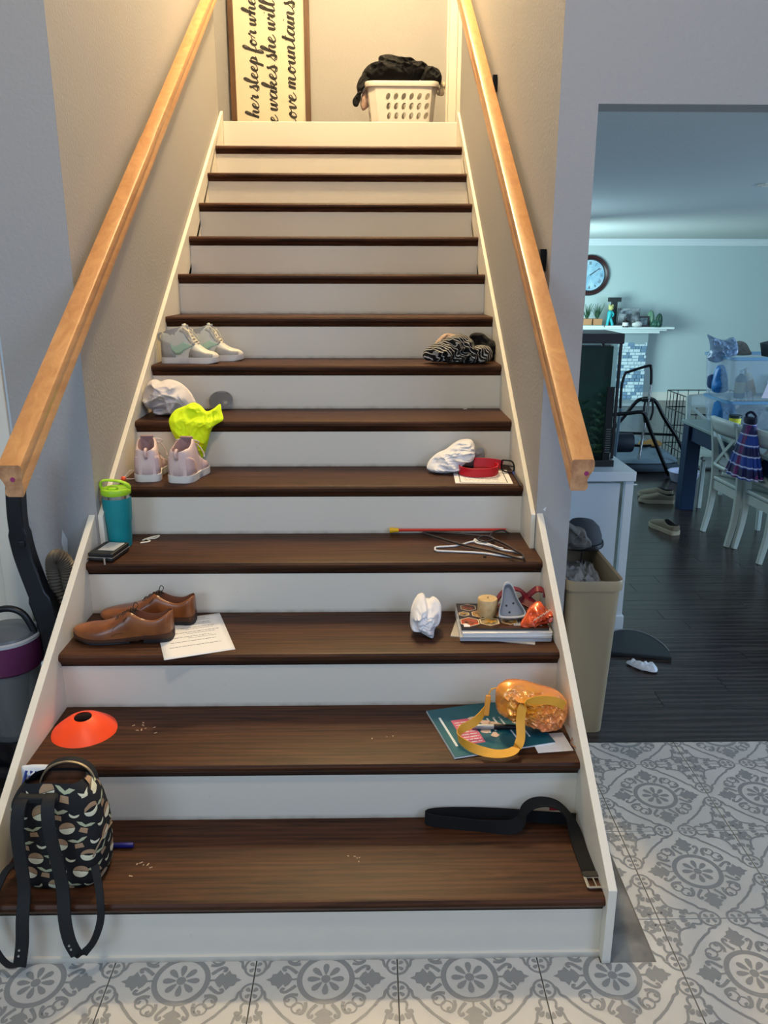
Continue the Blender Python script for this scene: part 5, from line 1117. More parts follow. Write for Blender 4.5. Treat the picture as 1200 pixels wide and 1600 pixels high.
hd = thing('half_round_mat', 'black half-round flat tray on the wood floor by the white cabinet', 'tray', (1.300, 1.690, 0.0), R_(-8))
arc = [(-0.150, 0.0), (0.150, -0.025)]+[(0.000+0.155*math.cos(a)-0.005, 0.0+0.255*math.sin(a)) for a in [R_(8+14*k) for k in range(0, 12)]]
B().prism(arc, 0.0, 0.020).build('shell', M('black_slate_plastic', (36, 42, 46), 0.6), hd, bevel=0.004)
B().tube(cr([(x, y, 0.021) for x, y in arc[2:]], 3), 0.003, 6).build('piping', M('grey_edge', (110, 116, 120), 0.5), hd, 50)
wr = tag(pillow([(-0.060, 0.050), (-0.040, 0.060), (-0.010, 0.030), (0.020, 0.012), (0.050, 0.022), (0.062, -0.012), (0.045, -0.045), (0.015, -0.040), (-0.025, -0.012), (-0.052, 0.026)], 0.018, 0.004, 0.006, 22, 44, plane='xy', nr=18).build('wrapper', M('white_foil_wrapper', (206, 214, 222), 0.3), None, 70, loc=(1.285, 1.568, 0.0075)), 'crumpled white wrapper on the wood floor in front of the half-round tray', 'wrapper')

# aquarium on its white cabinet
cbt = thing('aquarium_cabinet', 'white wooden cabinet carrying the aquarium', 'cabinet', (1.06, 2.17, 0))
cwm = M('white_cabinet_paint', (206, 218, 224), 0.45)
X1, Yf, Yb = 0.245, -0.20, 0.24
B().box((-0.02, 0.02, 0.800), (0.53, 0.50, 0.046)).build('top', cwm, cbt, bevel=0.003)
B().box((-0.04, 0.03, 0.40), (0.40, 0.40, 0.75)).build('body', cwm, cbt)
for x in (X1-0.022, -0.262): B().box((x, Yf+0.005, 0.395), (0.040, 0.030, 0.76)).build('corner_post', cwm, cbt, bevel=0.002)
B().box((X1-0.022, 0.22, 0.395), (0.040, 0.030, 0.76)).build('corner_post', cwm, cbt, bevel=0.002)
for x in (X1-0.022, -0.262): B().box((x, Yf+0.002, 0.045), (0.054, 0.046, 0.09)).build('foot', cwm, cbt, bevel=0.002)
d_ = B().box((-0.02, Yf+0.016, 0.42), (0.41, 0.018, 0.68)).build('door', cwm, cbt, bevel=0.002)
aq = thing('aquarium', 'glass aquarium with dark green water and a black lid on the white cabinet', 'aquarium', (1.005, 2.20, 0.823))
ax, ay, H = 0.218, 0.15, 0.590
for (sx, sy) in ((1, -1), (1, 1), (-1, -1), (-1, 1)): B().box((sx*(ax-0.006), sy*(ay-0.006), H/2+0.02), (0.012, 0.012, H-0.04)).build('corner_trim', black_plastic, aq)
B().box((0, 0, 0.016), (2*ax+0.008, 2*ay+0.008, 0.032)).build('base_trim', black_plastic, aq, bevel=0.002)
B().box((0, 0, H+0.012), (2*ax+0.012, 2*ay+0.012, 0.046)).build('lid', black_plastic, aq, bevel=0.003)
gmt = M('tank_glass', (20, 44, 38), 0.03, alpha=0.12)
B().box((0, -ay+0.004, H/2), (2*ax-0.02, 0.004, H-0.05)).build('glass_pane', gmt, aq); B().box((ax-0.004, 0, H/2), (0.004, 2*ay-0.02, H-0.05)).build('glass_pane', gmt, aq)
B().box((0, -ay+0.085, H/2), (2*ax-0.03, 0.006, H-0.055)).build('murky_water', M('murky_green_water', (14, 84, 62), 0.5, var=(5, (8, 44, 34))), aq)
B().grid(lambda u, v: Vector((-ax+0.015+(2*ax-0.03)*u, -ay+0.012+0.07*v, 0.035+0.045*noise.noise(Vector((u*4, v*2, 3)))+0.03+0.03*v)), 24, 6).build('gravel', M('algae_gravel', (120, 150, 74), 0.8, var=(30, (70, 100, 48))), aq, 70)
plm = M('tank_plant', (34, 86, 44), 0.6, var=(20, (18, 54, 34))); rp = random.Random(8)
for k in range(9):
    x = rp.uniform(-0.14, 0.18); hh = rp.uniform(0.18, 0.42); b = B()
    for q in range(7):
        z = 0.07+hh*q/7; s_ = 0.03*(1-0.4*q/7); a0 = rp.uniform(-0.6, 0.6)
        b.ribbon(cr([(x+0.01*math.sin(q), -ay+0.05, z), (x+s_*math.cos(a0), -ay+0.035, z+s_*0.9), (x+s_*1.7*math.cos(a0), -ay+0.03, z+s_*0.8)], 3), (0.2, 0.5, 0.9), 0.014, 0.001)
        b.ribbon(cr([(x, -ay+0.05, z), (x-s_*math.cos(a0), -ay+0.035, z+s_*0.9), (x-s_*1.7*math.cos(a0), -ay+0.03, z+s_*0.8)], 3), (0.2, 0.5, 0.9), 0.014, 0.001)
    b.build('water_plant', plm, aq, 60)['kind'] = 'stuff'
b = B()
for k in range(11): b.box((ax-0.030, -ay+0.010, 0.07+0.011*k), (0.022, 0.006, 0.004))
b.build('filter_grille', M('grey_grille', (120, 130, 130), 0.5), aq)['kind'] = 'stuff'
B().box((ax-0.032, -ay+0.018, 0.20), (0.034, 0.012, 0.36)).build('filter_box', black_plastic, aq)

# ------------------------------------------------------------------ dining table, chairs, bins
tbl = thing('dining_table', 'navy blue dining table with a pale top seen at the right edge', 'table', (3.05, 3.25, 0))
navy = M('navy_paint', (14, 42, 72), 0.45); ttop = M('pale_green_table_top', (128, 146, 142), 0.4)
B().box((0, 0, 0.668), (1.27, 2.04, 0.022)).build('table_top', ttop, tbl, bevel=0.003)
for (x, y, dx, dy) in ((-0.585, 0, 0.03, 1.76), (0.585, 0, 0.03, 1.76), (0, 0.96, 1.0, 0.03), (0, -0.96, 1.0, 0.03)): B().box((x, y, 0.598), (dx, dy, 0.115)).build('apron', navy, tbl)
for sx in (-1, 1):
    for sy in (-1, 1): B().box((sx*0.570, sy*0.945, 0.328), (0.105, 0.105, 0.655), None, 1.0).build('leg', navy, tbl, bevel=0.003)
chw = M('white_chair_paint', (186, 198, 190), 0.45)
def chair(label, loc, rz, w_=0.34):
    t = thing('dining_chair', label, 'chair', loc, rz, 'white cross-back dining chairs'); hw = w_/2
    for s in (-1, 1):
        pts = cr([(-0.030, s*hw, 0.0), (0.000, s*hw, 0.18), (0.008, s*hw, 0.36), (0.000, s*hw, 0.50), (-0.022, s*hw, 0.66), (-0.050, s*hw, 0.81)], 4)
        B().ribbon(pts, (1, 0, 0), [0.030+0.012*math.sin(PI*i/(len(pts)-1)) for i in range(len(pts))], 0.028).build('rear_leg', chw, t, 40, bevel=0.003)
        pts = [(0.355+0.010*(1-k/5), s*(hw-0.004), 0.37*k/5) for k in range(6)]
        B().ribbon(pts, (1, 0, 0), [0.026+0.014*k/5 for k in range(6)], 0.030).build('front_leg', chw, t, 40, bevel=0.003)
    B().box((0.185, 0, 0.392), (0.385, w_+0.035, 0.026)).build('seat', chw, t, bevel=0.008)
    for s in (-1, 1): B().box((0.18, s*(hw-0.002), 0.352), (0.34, 0.020, 0.055)).build('side_rail', chw, t)
    B().box((0.355, 0, 0.352), (0.020, w_-0.03, 0.055)).build('front_rail', chw, t); B().box((0.008, 0, 0.345), (0.020, w_-0.03, 0.060)).build('rear_rail', chw, t)
    B().grid(lambda u, v: Vector((-0.030-0.028*v-0.022*math.sin(PI*u), -hw+w_*u, 0.715+0.100*v+0.006*math.sin(PI*u)*v)), 12, 3).build('top_rail', chw, t, 60, solid=0.020)
    B().grid(lambda u, v: Vector((-0.004-0.004*v-0.016*math.sin(PI*u), -hw+w_*u, 0.470+0.030*v)), 12, 1).build('lower_rail', chw, t, 60, solid=0.018)
    for s in (-1, 1):
        B().ribbon(cr([(-0.008-0.006, s*(hw-0.03), 0.495), (-0.030, 0.0, 0.605), (-0.036, -s*(hw-0.03), 0.722)], 5), (0, 0.7, 0.7*s), 0.024, 0.010).build('cross_slat', chw, t, 50)
    return t
chair('white cross-back chair nearest the table corner with the navy leg', (2.425, 3.440, 0), R_(3))
chair('white cross-back chair at the right edge of the photo with the plaid skirt on it', (2.480, 3.085, 0), R_(4), 0.30)
chair('white cross-back chair at the far end of the table, half hidden by the near chairs', (2.760, 4.565, 0), R_(-90))

# plaid skirt hanging on the chair
pl = M('blue_plaid_pleated_fabric', (20, 42, 110), 0.7); nt = pl.node_tree; Nn = nt.nodes; Ll = nt.links
tcn = Nn.new('ShaderNodeTexCoord'); sep = Nn.new('ShaderNodeSeparateXYZ'); Ll.new(tcn.outputs['Object'], sep.inputs[0])
def band(axis, freq, w0, off=0.0):
    m1 = Nn.new('ShaderNodeMath'); m1.operation = 'MULTIPLY_ADD'; m1.inputs[1].default_value = freq; m1.inputs[2].default_value = off; Ll.new(sep.outputs[axis], m1.inputs[0])
    m2 = Nn.new('ShaderNodeMath'); m2.operation = 'FRACT'; Ll.new(m1.outputs[0], m2.inputs[0]); m3 = Nn.new('ShaderNodeMath'); m3.operation = 'LESS_THAN'; m3.inputs[1].default_value = w0; Ll.new(m2.outputs[0], m3.inputs[0]); return m3
def mixc(fac, prev, c2):
    mx = Nn.new('ShaderNodeMix'); mx.data_type = 'RGBA'; Ll.new(fac.outputs[0], mx.inputs[0])
    if hasattr(prev, 'outputs'): Ll.new(prev.outputs[2], mx.inputs[6])
    else: mx.inputs[6].default_value = prev
    mx.inputs[7].default_value = lin(c2)+(1,); return mx
m1 = mixc(band(2, 8, 0.45), lin((24, 60, 140))+(1,), (18, 24, 74)); m2 = mixc(band(1, 6, 0.22, 0.3), m1, (96, 36, 96)); m3 = mixc(band(2, 16, 0.13), m2, (176, 186, 214))
Ll.new(m3.outputs[2], Nn['Principled BSDF'].inputs['Base Color'])
ks = thing('plaid_skirt', 'blue and purple pleated plaid skirt hanging between the two near chairs', 'skirt', (2.370, 3.090, 0.535))
rings = []
for i in range(13):
    k = i/12; z = 0.315*(1-k); ry = 0.050+0.135*k**1.1; rx = 0.030+0.045*k; rg = []
    for q in range(112):
        a = 2*PI*q/112; pl_ = 1+0.09*k*(1 if (q % 8) < 4 else -1)*(0.5+0.5*((q % 4)/3)); rg.append(Vector((rx*math.cos(a)*pl_, ry*math.sin(a)*pl_, z+0.010*k*math.cos(a))))
    rings.append(rg)
B().loft(rings, True, False, False).build('pleats', pl, ks, None, solid=0.002)
B().lathe([(0.030, 0.315), (0.034, 0.33), (0.032, 0.350), (0.026, 0.352)], (0, 0, 0), 24, 'z', 1.0, 1.7).build('waistband', M('navy_band', (14, 18, 44), 0.8), ks, 50)
B().tube(cr([(0.0, 0.04, 0.345), (-0.02, 0.02, 0.37), (0.0, 0.0, 0.385), (0.02, -0.02, 0.36), (0.0, -0.04, 0.345)], 4), 0.008, 8).build('tie', M('navy_tie', (18, 22, 50), 0.8), ks, 50)

clr = M('clear_tub_plastic', (176, 196, 208), 0.18, alpha=0.25); clr2 = M('frosted_blue_plastic', (120, 176, 214), 0.3, alpha=0.55)
def tub(label, x0, y0, z0, dx, dy, h, lid=False):
    t = thing('storage_bin', label, 'storage bin', (x0+dx/2, y0+dy/2, z0), 0, 'clear storage bins on the table')
    def rg(f, z): return rr_ring(dx/2*f, dy/2*f, 0.04, z, 4)
    B().loft([rg(0.93, 0.0), rg(0.99, h-0.02), rg(0.975, h-0.02), rg(0.915, 0.006)]).build('tub', clr, t, 40)
    B().loft([rg(0.99, h-0.024), rg(1.02, h-0.020), rg(1.02, h-0.002), rg(1.0, h), rg(0.975, h-0.004), rg(0.975, h-0.024)], True, False, False).build('rim', clr2, t, 40)
    B().box((0.02, -dy/2*1.01, h-0.05), (0.13, 0.016, 0.032)).build('handle', M('dark_plum_plastic', (44, 30, 44), 0.5), t, bevel=0.004)
    return t
tub('clear storage bin under the other one on the table', 2.560, 3.815, 0.6795, 0.66, 0.46, 0.200)
tub('clear storage bin on top, filled with bottles and bags', 2.545, 3.830, 0.8805, 0.70, 0.47, 0.300)
# contents
def bottle(label, loc, r, h, m1, m2, rot=None, mlab=None):
    t = thing('bottle', label, 'bottle', loc, 0, None, rot)
    B().lathe([(0, 0), (r*0.95, 0), (r, 0.006), (r, h*0.68), (r*0.8, h*0.78), (r*0.38, h*0.84), (r*0.38, h*0.88)], (0, 0, 0), 20).build('body', m1, t, 40)
    B().lathe([(r*0.44, h*0.88), (r*0.44, h), (0, h)], (0, 0, 0), 16).build('cap', m2, t, 40)
    if mlab: B().lathe([(r*1.01, h*0.2), (r*1.01, h*0.58)], (0, 0, 0), 20).build('label', mlab, t, 40)
bottle('dark green bottle standing in the upper bin', (2.665, 3.915, 0.889), 0.036, 0.195, M('green_bottle', (30, 74, 66), 0.3), M('pale_cap', (186, 210, 206), 0.5), None, M('tan_label', (160, 150, 90), 0.6))
bottle('cream lotion bottle leaning in the upper bin', (2.765, 3.935, 0.905), 0.034, 0.200, M('cream_bottle', (206, 200, 168), 0.4), M('cream_cap', (190, 190, 176), 0.5), (0, R_(-20), 0), M('amber_label', (180, 140, 50), 0.6))
bottle('small white bottle in the upper bin', (2.718, 3.868, 0.889), 0.016, 0.06, paper_mat, paper_mat)
blu = M('bright_blue_bag', (44, 130, 200), 0.35); 
def lump(name, label, cat, y, pts, mt, df, db, amp, seed, freq=12):
    ox = sum(p[0] for p in pts)/len(pts); fl_ = 0.688 if 'lower' in label else 0.889; pts = [(a, max(c, fl_)) for a, c in pts]; mz = min(p[1] for p in pts)
    return tag(pillow([(a-ox, c-mz) for a, c in pts], df, db, amp, freq, seed, nr=24).build(name, mt, None, 70, loc=(ox, y, mz)), label, cat)
lump('blue_bag', 'bright blue bag inside the upper bin', 'bag', 4.05, [(2.534, 0.918), (2.528, 1.009), (2.550, 1.100), (2.596, 1.100), (2.626, 1.009), (2.632, 0.917)], blu, 0.05, 0.05, 0.012, 3)
lump('dark_bag', 'dark blue bundle at the left end of the upper bin', 'bag', 4.14, [(2.537, 0.934), (2.528, 1.008), (2.554, 1.031), (2.594, 1.013), (2.604, 0.929)], M('slate_blue_cloth', (54, 82, 120), 0.8), 0.03, 0.03, 0.008, 4)
lump('blue_towel', 'blue towel inside the lower bin', 'towel', 4.02, [(2.553, 0.680), (2.543, 0.811), (2.570, 0.857), (2.675, 0.838), (2.705, 0.670)], M('mid_blue_towel', (44, 116, 176), 0.9), 0.08, 0.06, 0.012, 5)
lump('grey_blanket', 'grey folded blanket inside the lower bin', 'blanket', 3.98, [(2.705, 0.677), (2.691, 0.789), (2.755, 0.835), (2.872, 0.825), (2.923, 0.788), (2.938, 0.676)], M('grey_blanket', (110, 112, 112), 0.9), 0.07, 0.06, 0.016, 6)
lump('plastic_bag', 'crinkled clear plastic bag sticking out of the upper bin', 'bag', 4.02, [(2.458, 1.148), (2.470, 1.211), (2.452, 1.282), (2.434, 1.322), (2.472, 1.308), (2.520, 1.291), (2.575, 1.286), (2.613, 1.304), (2.638, 1.290), (2.663, 1.237), (2.660, 1.184), (2.595, 1.157), (2.530, 1.126)], M('crinkled_clear_film', (150, 176, 204), 0.2, alpha=0.75), 0.05, 0.04, 0.02, 9, 16)
lump('grey_cloth', 'grey cloth bundle behind the plastic bag', 'cloth', 4.10, [(2.650, 1.177), (2.653, 1.231), (2.694, 1.271), (2.752, 1.258), (2.786, 1.208), (2.795, 1.172)], M('grey_bundle', (134, 130, 122), 0.9), 0.04, 0.04, 0.012, 10)
ppr = thing('paper_bundle', 'loose printed papers leaning on the front of the upper bin', 'papers', (2.90, 3.800, 0.905), 0, None, (R_(-6), 0, 0))
B().prism([(-0.13, 0.0), (0.22, -0.01), (0.22, 0.19), (0.02, 0.10), (-0.09, 0.11)], 0, 0.002, 'xz').build('sheet', M('pinkish_paper', (206, 196, 206), 0.8), ppr); B().prism([(-0.10, 0.105), (0.02, 0.100), (0.03, 0.155), (-0.085, 0.160)], -0.004, -0.002, 'xz').build('card', M('blue_grey_card', (170, 186, 204), 0.6), ppr)
b = B()
for k in range(6): b.box((0.04+0.004*k, -0.001, 0.02+0.011*k), (0.22-0.02*k, 0.001, 0.003))
b.build('printed_lines', grey_ink, ppr)['kind'] = 'stuff'
bx = thing('black_box', 'black box with white brush script tilted on top of the upper bin', 'box', (2.98, 3.99, 1.195), 0, None, (0, R_(-14), 0))
B().box((0, 0, 0.050), (0.24, 0.16, 0.095)).build('carton', M('black_carton', (18, 30, 44), 0.6), bx, bevel=0.002)
b = B()
for txt, s in (('sle', 0.026),):
    x = -0.055
    for ch in txt:
        for st_ in GLY[ch][1]:
            b.tube([(x+(q.x+0.3*q.y)*s*0.9, -0.0815, 0.030+q.y*s*0.9) for q in cr([(a, c, 0) for a, c in st_], 4)], 0.0028, 5)
        x += GLY[ch][0]*s
b.bar((-0.06, -0.0815, 0.040), (0.08, -0.0815, 0.070), 0.003, 0.003); b.build('script_lettering', M('white_lettering', (206, 220, 230), 0.5), bx)['kind'] = 'stuff'
B().tube(cr([(0.10, 0, 0.10), (0.16, 0, 0.13), (0.24, 0, 0.21)], 4), 0.004, 6).build('strap', black_plastic, bx, 50)
yt = thing('spread_tub', 'yellow tub with a dark lid on the table behind the chair', 'tub', (2.575, 3.735, 0.6795))
B().lathe([(0, 0), (0.034, 0), (0.040, 0.105)], (0, 0, 0), 24).build('cup', M('yellow_tub_print', (214, 206, 60), 0.4), yt, 40)
B().lathe([(0.0425, 0.100), (0.0425, 0.118), (0, 0.119)], (0, 0, 0), 24).build('lid', M('dark_green_lid', (22, 34, 34), 0.4), yt, 40)
b = B()
for k in range(4): b.box((-0.022+0.012*k, -0.0365, 0.055), (0.007, 0.003, 0.022-0.003*(k % 2)))
b.build('black_lettering', ink, yt)['kind'] = 'stuff'

# ------------------------------------------------------------------ exercise frame, bowl, bed, crate, shoes
ex = thing('exercise_frame', 'black tubular exercise frame with a tall chrome handle post', 'exercise frame', (2.48, 5.25, 0))
def px5(pts, y): return pts
tb_ = lambda pts, r, nm, mt=dark_metal, n=6: B().tube(cr(pts, n), r, 10).build(nm, mt, ex, 60)
tb_([(0.245, -0.05, 0.018), (0.04, -0.10, 0.40), (-0.05, -0.13, 0.575), (-0.10, -0.14, 0.600), (-0.20, -0.14, 0.590), (-0.40, -0.12, 0.57)], 0.017, 'front_leg')
tb_([(-0.30, 0.0, 0.40), (-0.20, 0.0, 0.52), (-0.10, 0.0, 0.655), (-0.05, 0.0, 0.690), (0.03, 0.0, 0.695), (0.09, 0.0, 0.660), (0.17, 0.0, 0.53), (0.29, 0.0, 0.37)], 0.017, 'rear_arch')
tb_([(-0.20, 0.05, 0.385), (0.0, 0.05, 0.378), (0.29, 0.05, 0.365)], 0.012, 'crossbar')
tb_([(0.29, 0.0, 0.37), (0.40, 0.05, 0.20), (0.50, 0.10, 0.012)], 0.015, 'rear_leg')
tb_([(-0.24, -0.05, 0.60), (-0.245, -0.05, 0.80), (-0.225, -0.05, 0.915), (-0.19, -0.05, 0.935), (-0.03, -0.05, 0.985), (-0.005, -0.05, 0.970), (0.005, -0.05, 0.90), (0.010, -0.05, 0.82)], 0.012, 'handle_bar')
tb_([(0.010, -0.05, 0.83), (-0.005, -0.05, 0.60), (-0.03, -0.05, 0.25), (-0.04, -0.05, 0.17)], 0.012, 'chrome_post', chrome); tb_([(-0.24, -0.05, 0.62), (-0.25, -0.05, 0.30), (-0.26, -0.05, 0.02)], 0.014, 'grey_post', M('grey_metal_post', (96, 116, 128), 0.4, 0.6))
B().box((-0.005, -0.04, 0.69), (0.10, 0.04, 0.03)).build('clamp', dark_metal, ex, bevel=0.005)
for (x, z) in ((-0.035, 0.50), (0.03, 0.52)): tb_([(x, -0.07, 0.68), (x*1.2, -0.08, 0.60), (x*0.7, -0.08, z)], 0.010, 'hanging_strap', black_fabric)
B().lathe([(0.0, -0.10), (0.085, -0.10), (0.09, -0.09), (0.09, 0.09), (0.085, 0.10), (0, 0.10)], (-0.18, 0.05, 0.300), 28, 'x').build('foam_roller', M('dark_blue_foam', (22, 32, 46), 0.6), ex, 40)
tb_([(-0.34, 0.05, 0.30), (-0.05, 0.02, 0.275), (0.08, 0.0, 0.28)], 0.011, 'axle')
bw_ = thing('pet_bowl', 'wide white plastic basin on the floor behind the table leg', 'bowl', (2.80, 5.05, 0))
B().lathe([(0.0, 0.0), (0.095, 0.0), (0.105, 0.010), (0.130, 0.085), (0.138, 0.092), (0.132, 0.095), (0.120, 0.085), (0.098, 0.012), (0, 0.010)], (0, 0, 0), 36).build('basin', M('lilac_white_plastic', (190, 192, 214), 0.4), bw_, 50)
pb_ = thing('pet_bed', 'flat dark grey pet bed beneath the exercise frame', 'pet bed', (2.575, 5.98, 0), R_(0))
B().box((0, 0, 0.045), (0.62, 1.25, 0.085)).build('mattress', M('dark_grey_bed_fabric', (64, 74, 84), 0.9, bump=(30, 0.4)), pb_, bevel=0.035)
pillow([(-0.29, -0.58), (0.29, -0.58), (0.30, 0), (0.29, 0.58), (-0.29, 0.58), (-0.30, 0)], 0.05, 0.005, 0.022, 5, 14, plane='xy', nr=24).build('cushion', M('blue_grey_cushion', (96, 112, 124), 0.9), pb_, 70).location = (0, 0, 0.095)
tag(pillow([(-0.10, -0.05), (0.08, -0.06), (0.12, 0.0), (0.06, 0.05), (-0.08, 0.05)], 0.03, 0.01, 0.012, 14, 17, plane='xy', nr=14).build('plush_toy', M('ochre_plush', (150, 110, 60), 0.95), None, 70, loc=(2.74, 5.80, 0.185)), 'ochre plush toy lying on the pet bed', 'toy')
cg = thing('wire_crate', 'black wire pet crate standing behind the dining table', 'crate', (3.22, 5.70, 0))
b = B(); W2, D2, H2 = 0.30, 0.24, 0.68
for face in range(4):
    for k in range(7):
        u = -1+2*k/6
        p = {0: (u*W2, -D2), 1: (W2, u*D2), 2: (u*W2, D2), 3: (-W2, u*D2)}[face]; b.tube([(p[0], p[1], 0.0), (p[0], p[1], H2)], 0.0035, 5)
wires = b.build('vertical_wires', dark_metal, cg); wires['kind'] = 'stuff'
b = B()
for z in (0.005, 0.17, 0.34, 0.52, H2): b.tube([(-W2, -D2, z), (W2, -D2, z), (W2, D2, z), (-W2, D2, z), (-W2, -D2, z)], 0.005, 5)
b.build('hoop_wires', dark_metal, cg)['kind'] = 'stuff'
B().box((0, 0, 0.012), (2*W2-0.02, 2*D2-0.02, 0.014)).build('tray', black_plastic, cg)
B().box((-0.11, -D2-0.008, 0.52), (0.10, 0.010, 0.016)).build('latch', dark_metal, cg)
def slipon(label, loc, rz):
    t = thing('slip_on_shoe', label, 'shoe', loc, rz, 'tan canvas slip-on shoes'); L = 0.27
    raw = [(0.0, 0.010, 0.026, 0.066, 0.0, 0.0), (0.015, 0.026, 0.026, 0.068, 0.012, 0.018), (0.06, 0.036, 0.025, 0.066, 0.026, 0.034), (0.20, 0.039, 0.025, 0.062, 0.030, 0.032), (0.36, 0.040, 0.024, 0.074, 0.026, 0.040), (0.44, 0.041, 0.024, 0.082, 0.014, 0.03), (0.50, 0.043, 0.023, 0.078, 0.0, 0.0), (0.66, 0.049, 0.022, 0.066, 0, 0), (0.82, 0.048, 0.022, 0.056, 0, 0), (0.94, 0.034, 0.023, 0.046, 0, 0), (1.0, 0.010, 0.025, 0.034, 0, 0)]
    s_ = dens(raw, 4); shoe_mesh(L, s_, 0.005).build('upper', [M('taupe_canvas', (122, 112, 92), 0.9), M('dark_shoe_inside', (30, 30, 30), 0.9)], t, 60)
    sole_mesh(L, s_, lambda u: max(0, (u-0.8)*0.05), 0.005, 0, 1, None, lambda u: 0.030).build('sole', M('cream_sole', (176, 166, 140), 0.7), t, 40, bevel=0.002)
slipon('tan slip-on shoe alone on the floor, heel toward the viewer', (2.165, 3.515, 0), R_(108))
slipon('tan slip-on shoe beside the navy table leg, toe to the left', (2.455, 4.345, 0), R_(172))
slipon('tan slip-on shoe just behind the one at the navy table leg', (2.500, 4.490, 0), R_(163))
tag(B().box((0, 0, 0.003), (0.03, 0.02, 0.005), (0, 0, 0.4)).build('paper_scrap', paper_mat, None, loc=(2.34, 4.93, 0)), 'white scrap of paper on the floor by the exercise frame', 'scrap')

# ------------------------------------------------------------------ fireplace, clock and mantel things
fp = thing('fireplace', 'white mantelpiece over a pale stone fireplace surround', 'fireplace', (2.4, YF, 0))
mp_ = M('white_mantel_paint', (222, 232, 230), 0.45)
for (x1, d, za, zb_) in ((4.30, 0.42, 1.048, 1.075), (4.22, 0.35, 1.020, 1.048), (4.14, 0.30, 0.985, 1.020)):
    B().box(((0.9+x1)/2-2.4, -d/2, (za+zb_)/2), (x1-0.9, d, zb_-za)).build('mantel_shelf', mp_, fp, bevel=0.004)
B().box(((0.9+4.02)/2-2.4, -0.10, 0.905), (4.02-0.9, 0.20, 0.158)).build('lintel', M('grey_render', (150, 166, 170), 0.8, bump=(20, 0.4)), fp)
B().box(((3.60+4.02)/2-2.4, -0.09, 0.41), (0.42, 0.18, 0.82)).build('mortar_bed', M('pale_mortar', (150, 170, 182), 0.9), fp)
rq = random.Random(3); bb = [B(), B()]; z = 0.01
while z < 0.80:
    x = 3.605; hh = rq.uniform(0.035, 0.06)
    while x < 4.00:
        l_ = min(rq.uniform(0.04, 0.10), 4.015-x); bb[rq.random() < 0.35].box((x+l_/2-2.4, -0.186-rq.uniform(0, 0.008), z+hh/2), (l_-0.008, 0.02, hh-0.008)); x += l_
    z += hh
for k, m_ in ((0, M('white_painted_stone', (206, 222, 228), 0.8)), (1, M('grey_blue_stone', (118, 146, 172), 0.8))):
    o = bb[k].build('stones', m_, fp); o['kind'] = 'stuff'
B().box(((0.9+3.58)/2-2.4, -0.02, 0.41), (2.6, 0.03, 0.80)).build('firebox', black_plastic, fp)
B().box(((0.9+4.1)/2-2.4, -0.40, 0.02), (3.2, 0.40, 0.035)).build('hearth', M('grey_hearth', (150, 160, 166), 0.8), fp)
MZ = 1.0755; MY = 9.72
ck = thing('wall_clock', 'round wall clock with a dark brown rim above the mantel', 'clock', (3.17, YF, 1.768))
rimm = M('mahogany_rim', (44, 24, 26), 0.35)
B().lathe([(0.205, 0.012), (0.215, 0.045), (0.235, 0.055), (0.250, 0.040), (0.262, 0.045), (0.275, 0.030), (0.280, 0.0)], (0, 0, 0), 56, 'y', caps=False).build('rim', rimm, ck, 40)
B().lathe([(0.243, 0.050), (0.247, 0.053), (0.251, 0.046)], (0, 0, 0), 56, 'y', caps=False).build('red_inlay', M('red_inlay', (110, 50, 54), 0.4), ck, 40)
B().lathe([(0, 0.016), (0.222, 0.016), (0.222, 0.010)], (0, 0, 0), 48, 'y').build('dial', M('pale_blue_dial', (176, 210, 226), 0.3, var=(8, (130, 176, 200))), ck, 40)
b = B()
NUM = ['XII', 'I', 'II', 'III', 'IIII', 'V', 'VI', 'VII', 'VIII', 'IX', 'X', 'XI']
for k, s in enumerate(NUM):
    a = PI/2-k*PI/6; n = len(s)
    for j, ch in enumerate(s):
        off = (j-(n-1)/2)*0.012; cx, cz = 0.165*math.cos(a)+off*math.sin(a), 0.165*math.sin(a)-off*math.cos(a); ux, uz = math.cos(a)*0.020, math.sin(a)*0.020; tx, tz = math.sin(a)*0.005, -math.cos(a)*0.005
        segs = {'I': [(0, 0)], 'V': [(1, 0), (-1, 0)], 'X': [(1, 1), (-1, -1)]}[ch]
        for (p, q) in segs: b.bar((cx-ux+tx*(0 if ch == 'V' else -q), -0.018, cz-uz+tz*(0 if ch == 'V' else -q)), (cx+ux+tx*p, -0.018, cz+uz+tz*p), 0.0035, 0.002, (0, 1, 0))
b.build('numerals', ink, ck)['kind'] = 'stuff'
B().bar((0, -0.021, 0), (0.075, -0.021, 0.055), 0.012, 0.003, (0, 1, 0)).build('hour_hand', ink, ck); B().bar((0, -0.025, 0), (0.13, -0.025, 0.095), 0.008, 0.003, (0, 1, 0)).build('minute_hand', ink, ck)
lt = thing('letter_block', 'tall black block letter I on the mantel', 'letter', (3.49, 9.78, MZ))
lm = M('charcoal_block', (34, 38, 40), 0.6)
B().prism([(-0.085, 0), (0.085, 0), (0.085, 0.06), (0.035, 0.06), (0.035, 0.335), (0.085, 0.335), (0.085, 0.395), (-0.085, 0.395), (-0.085, 0.335), (-0.035, 0.335), (-0.035, 0.06), (-0.085, 0.06)], -0.04, 0.04, 'xz').build('letter', lm, lt, bevel=0.003)
pot_m = M('terracotta_tan_pot', (190, 134, 92), 0.7); gr = M('succulent_green', (44, 78, 54), 0.6)
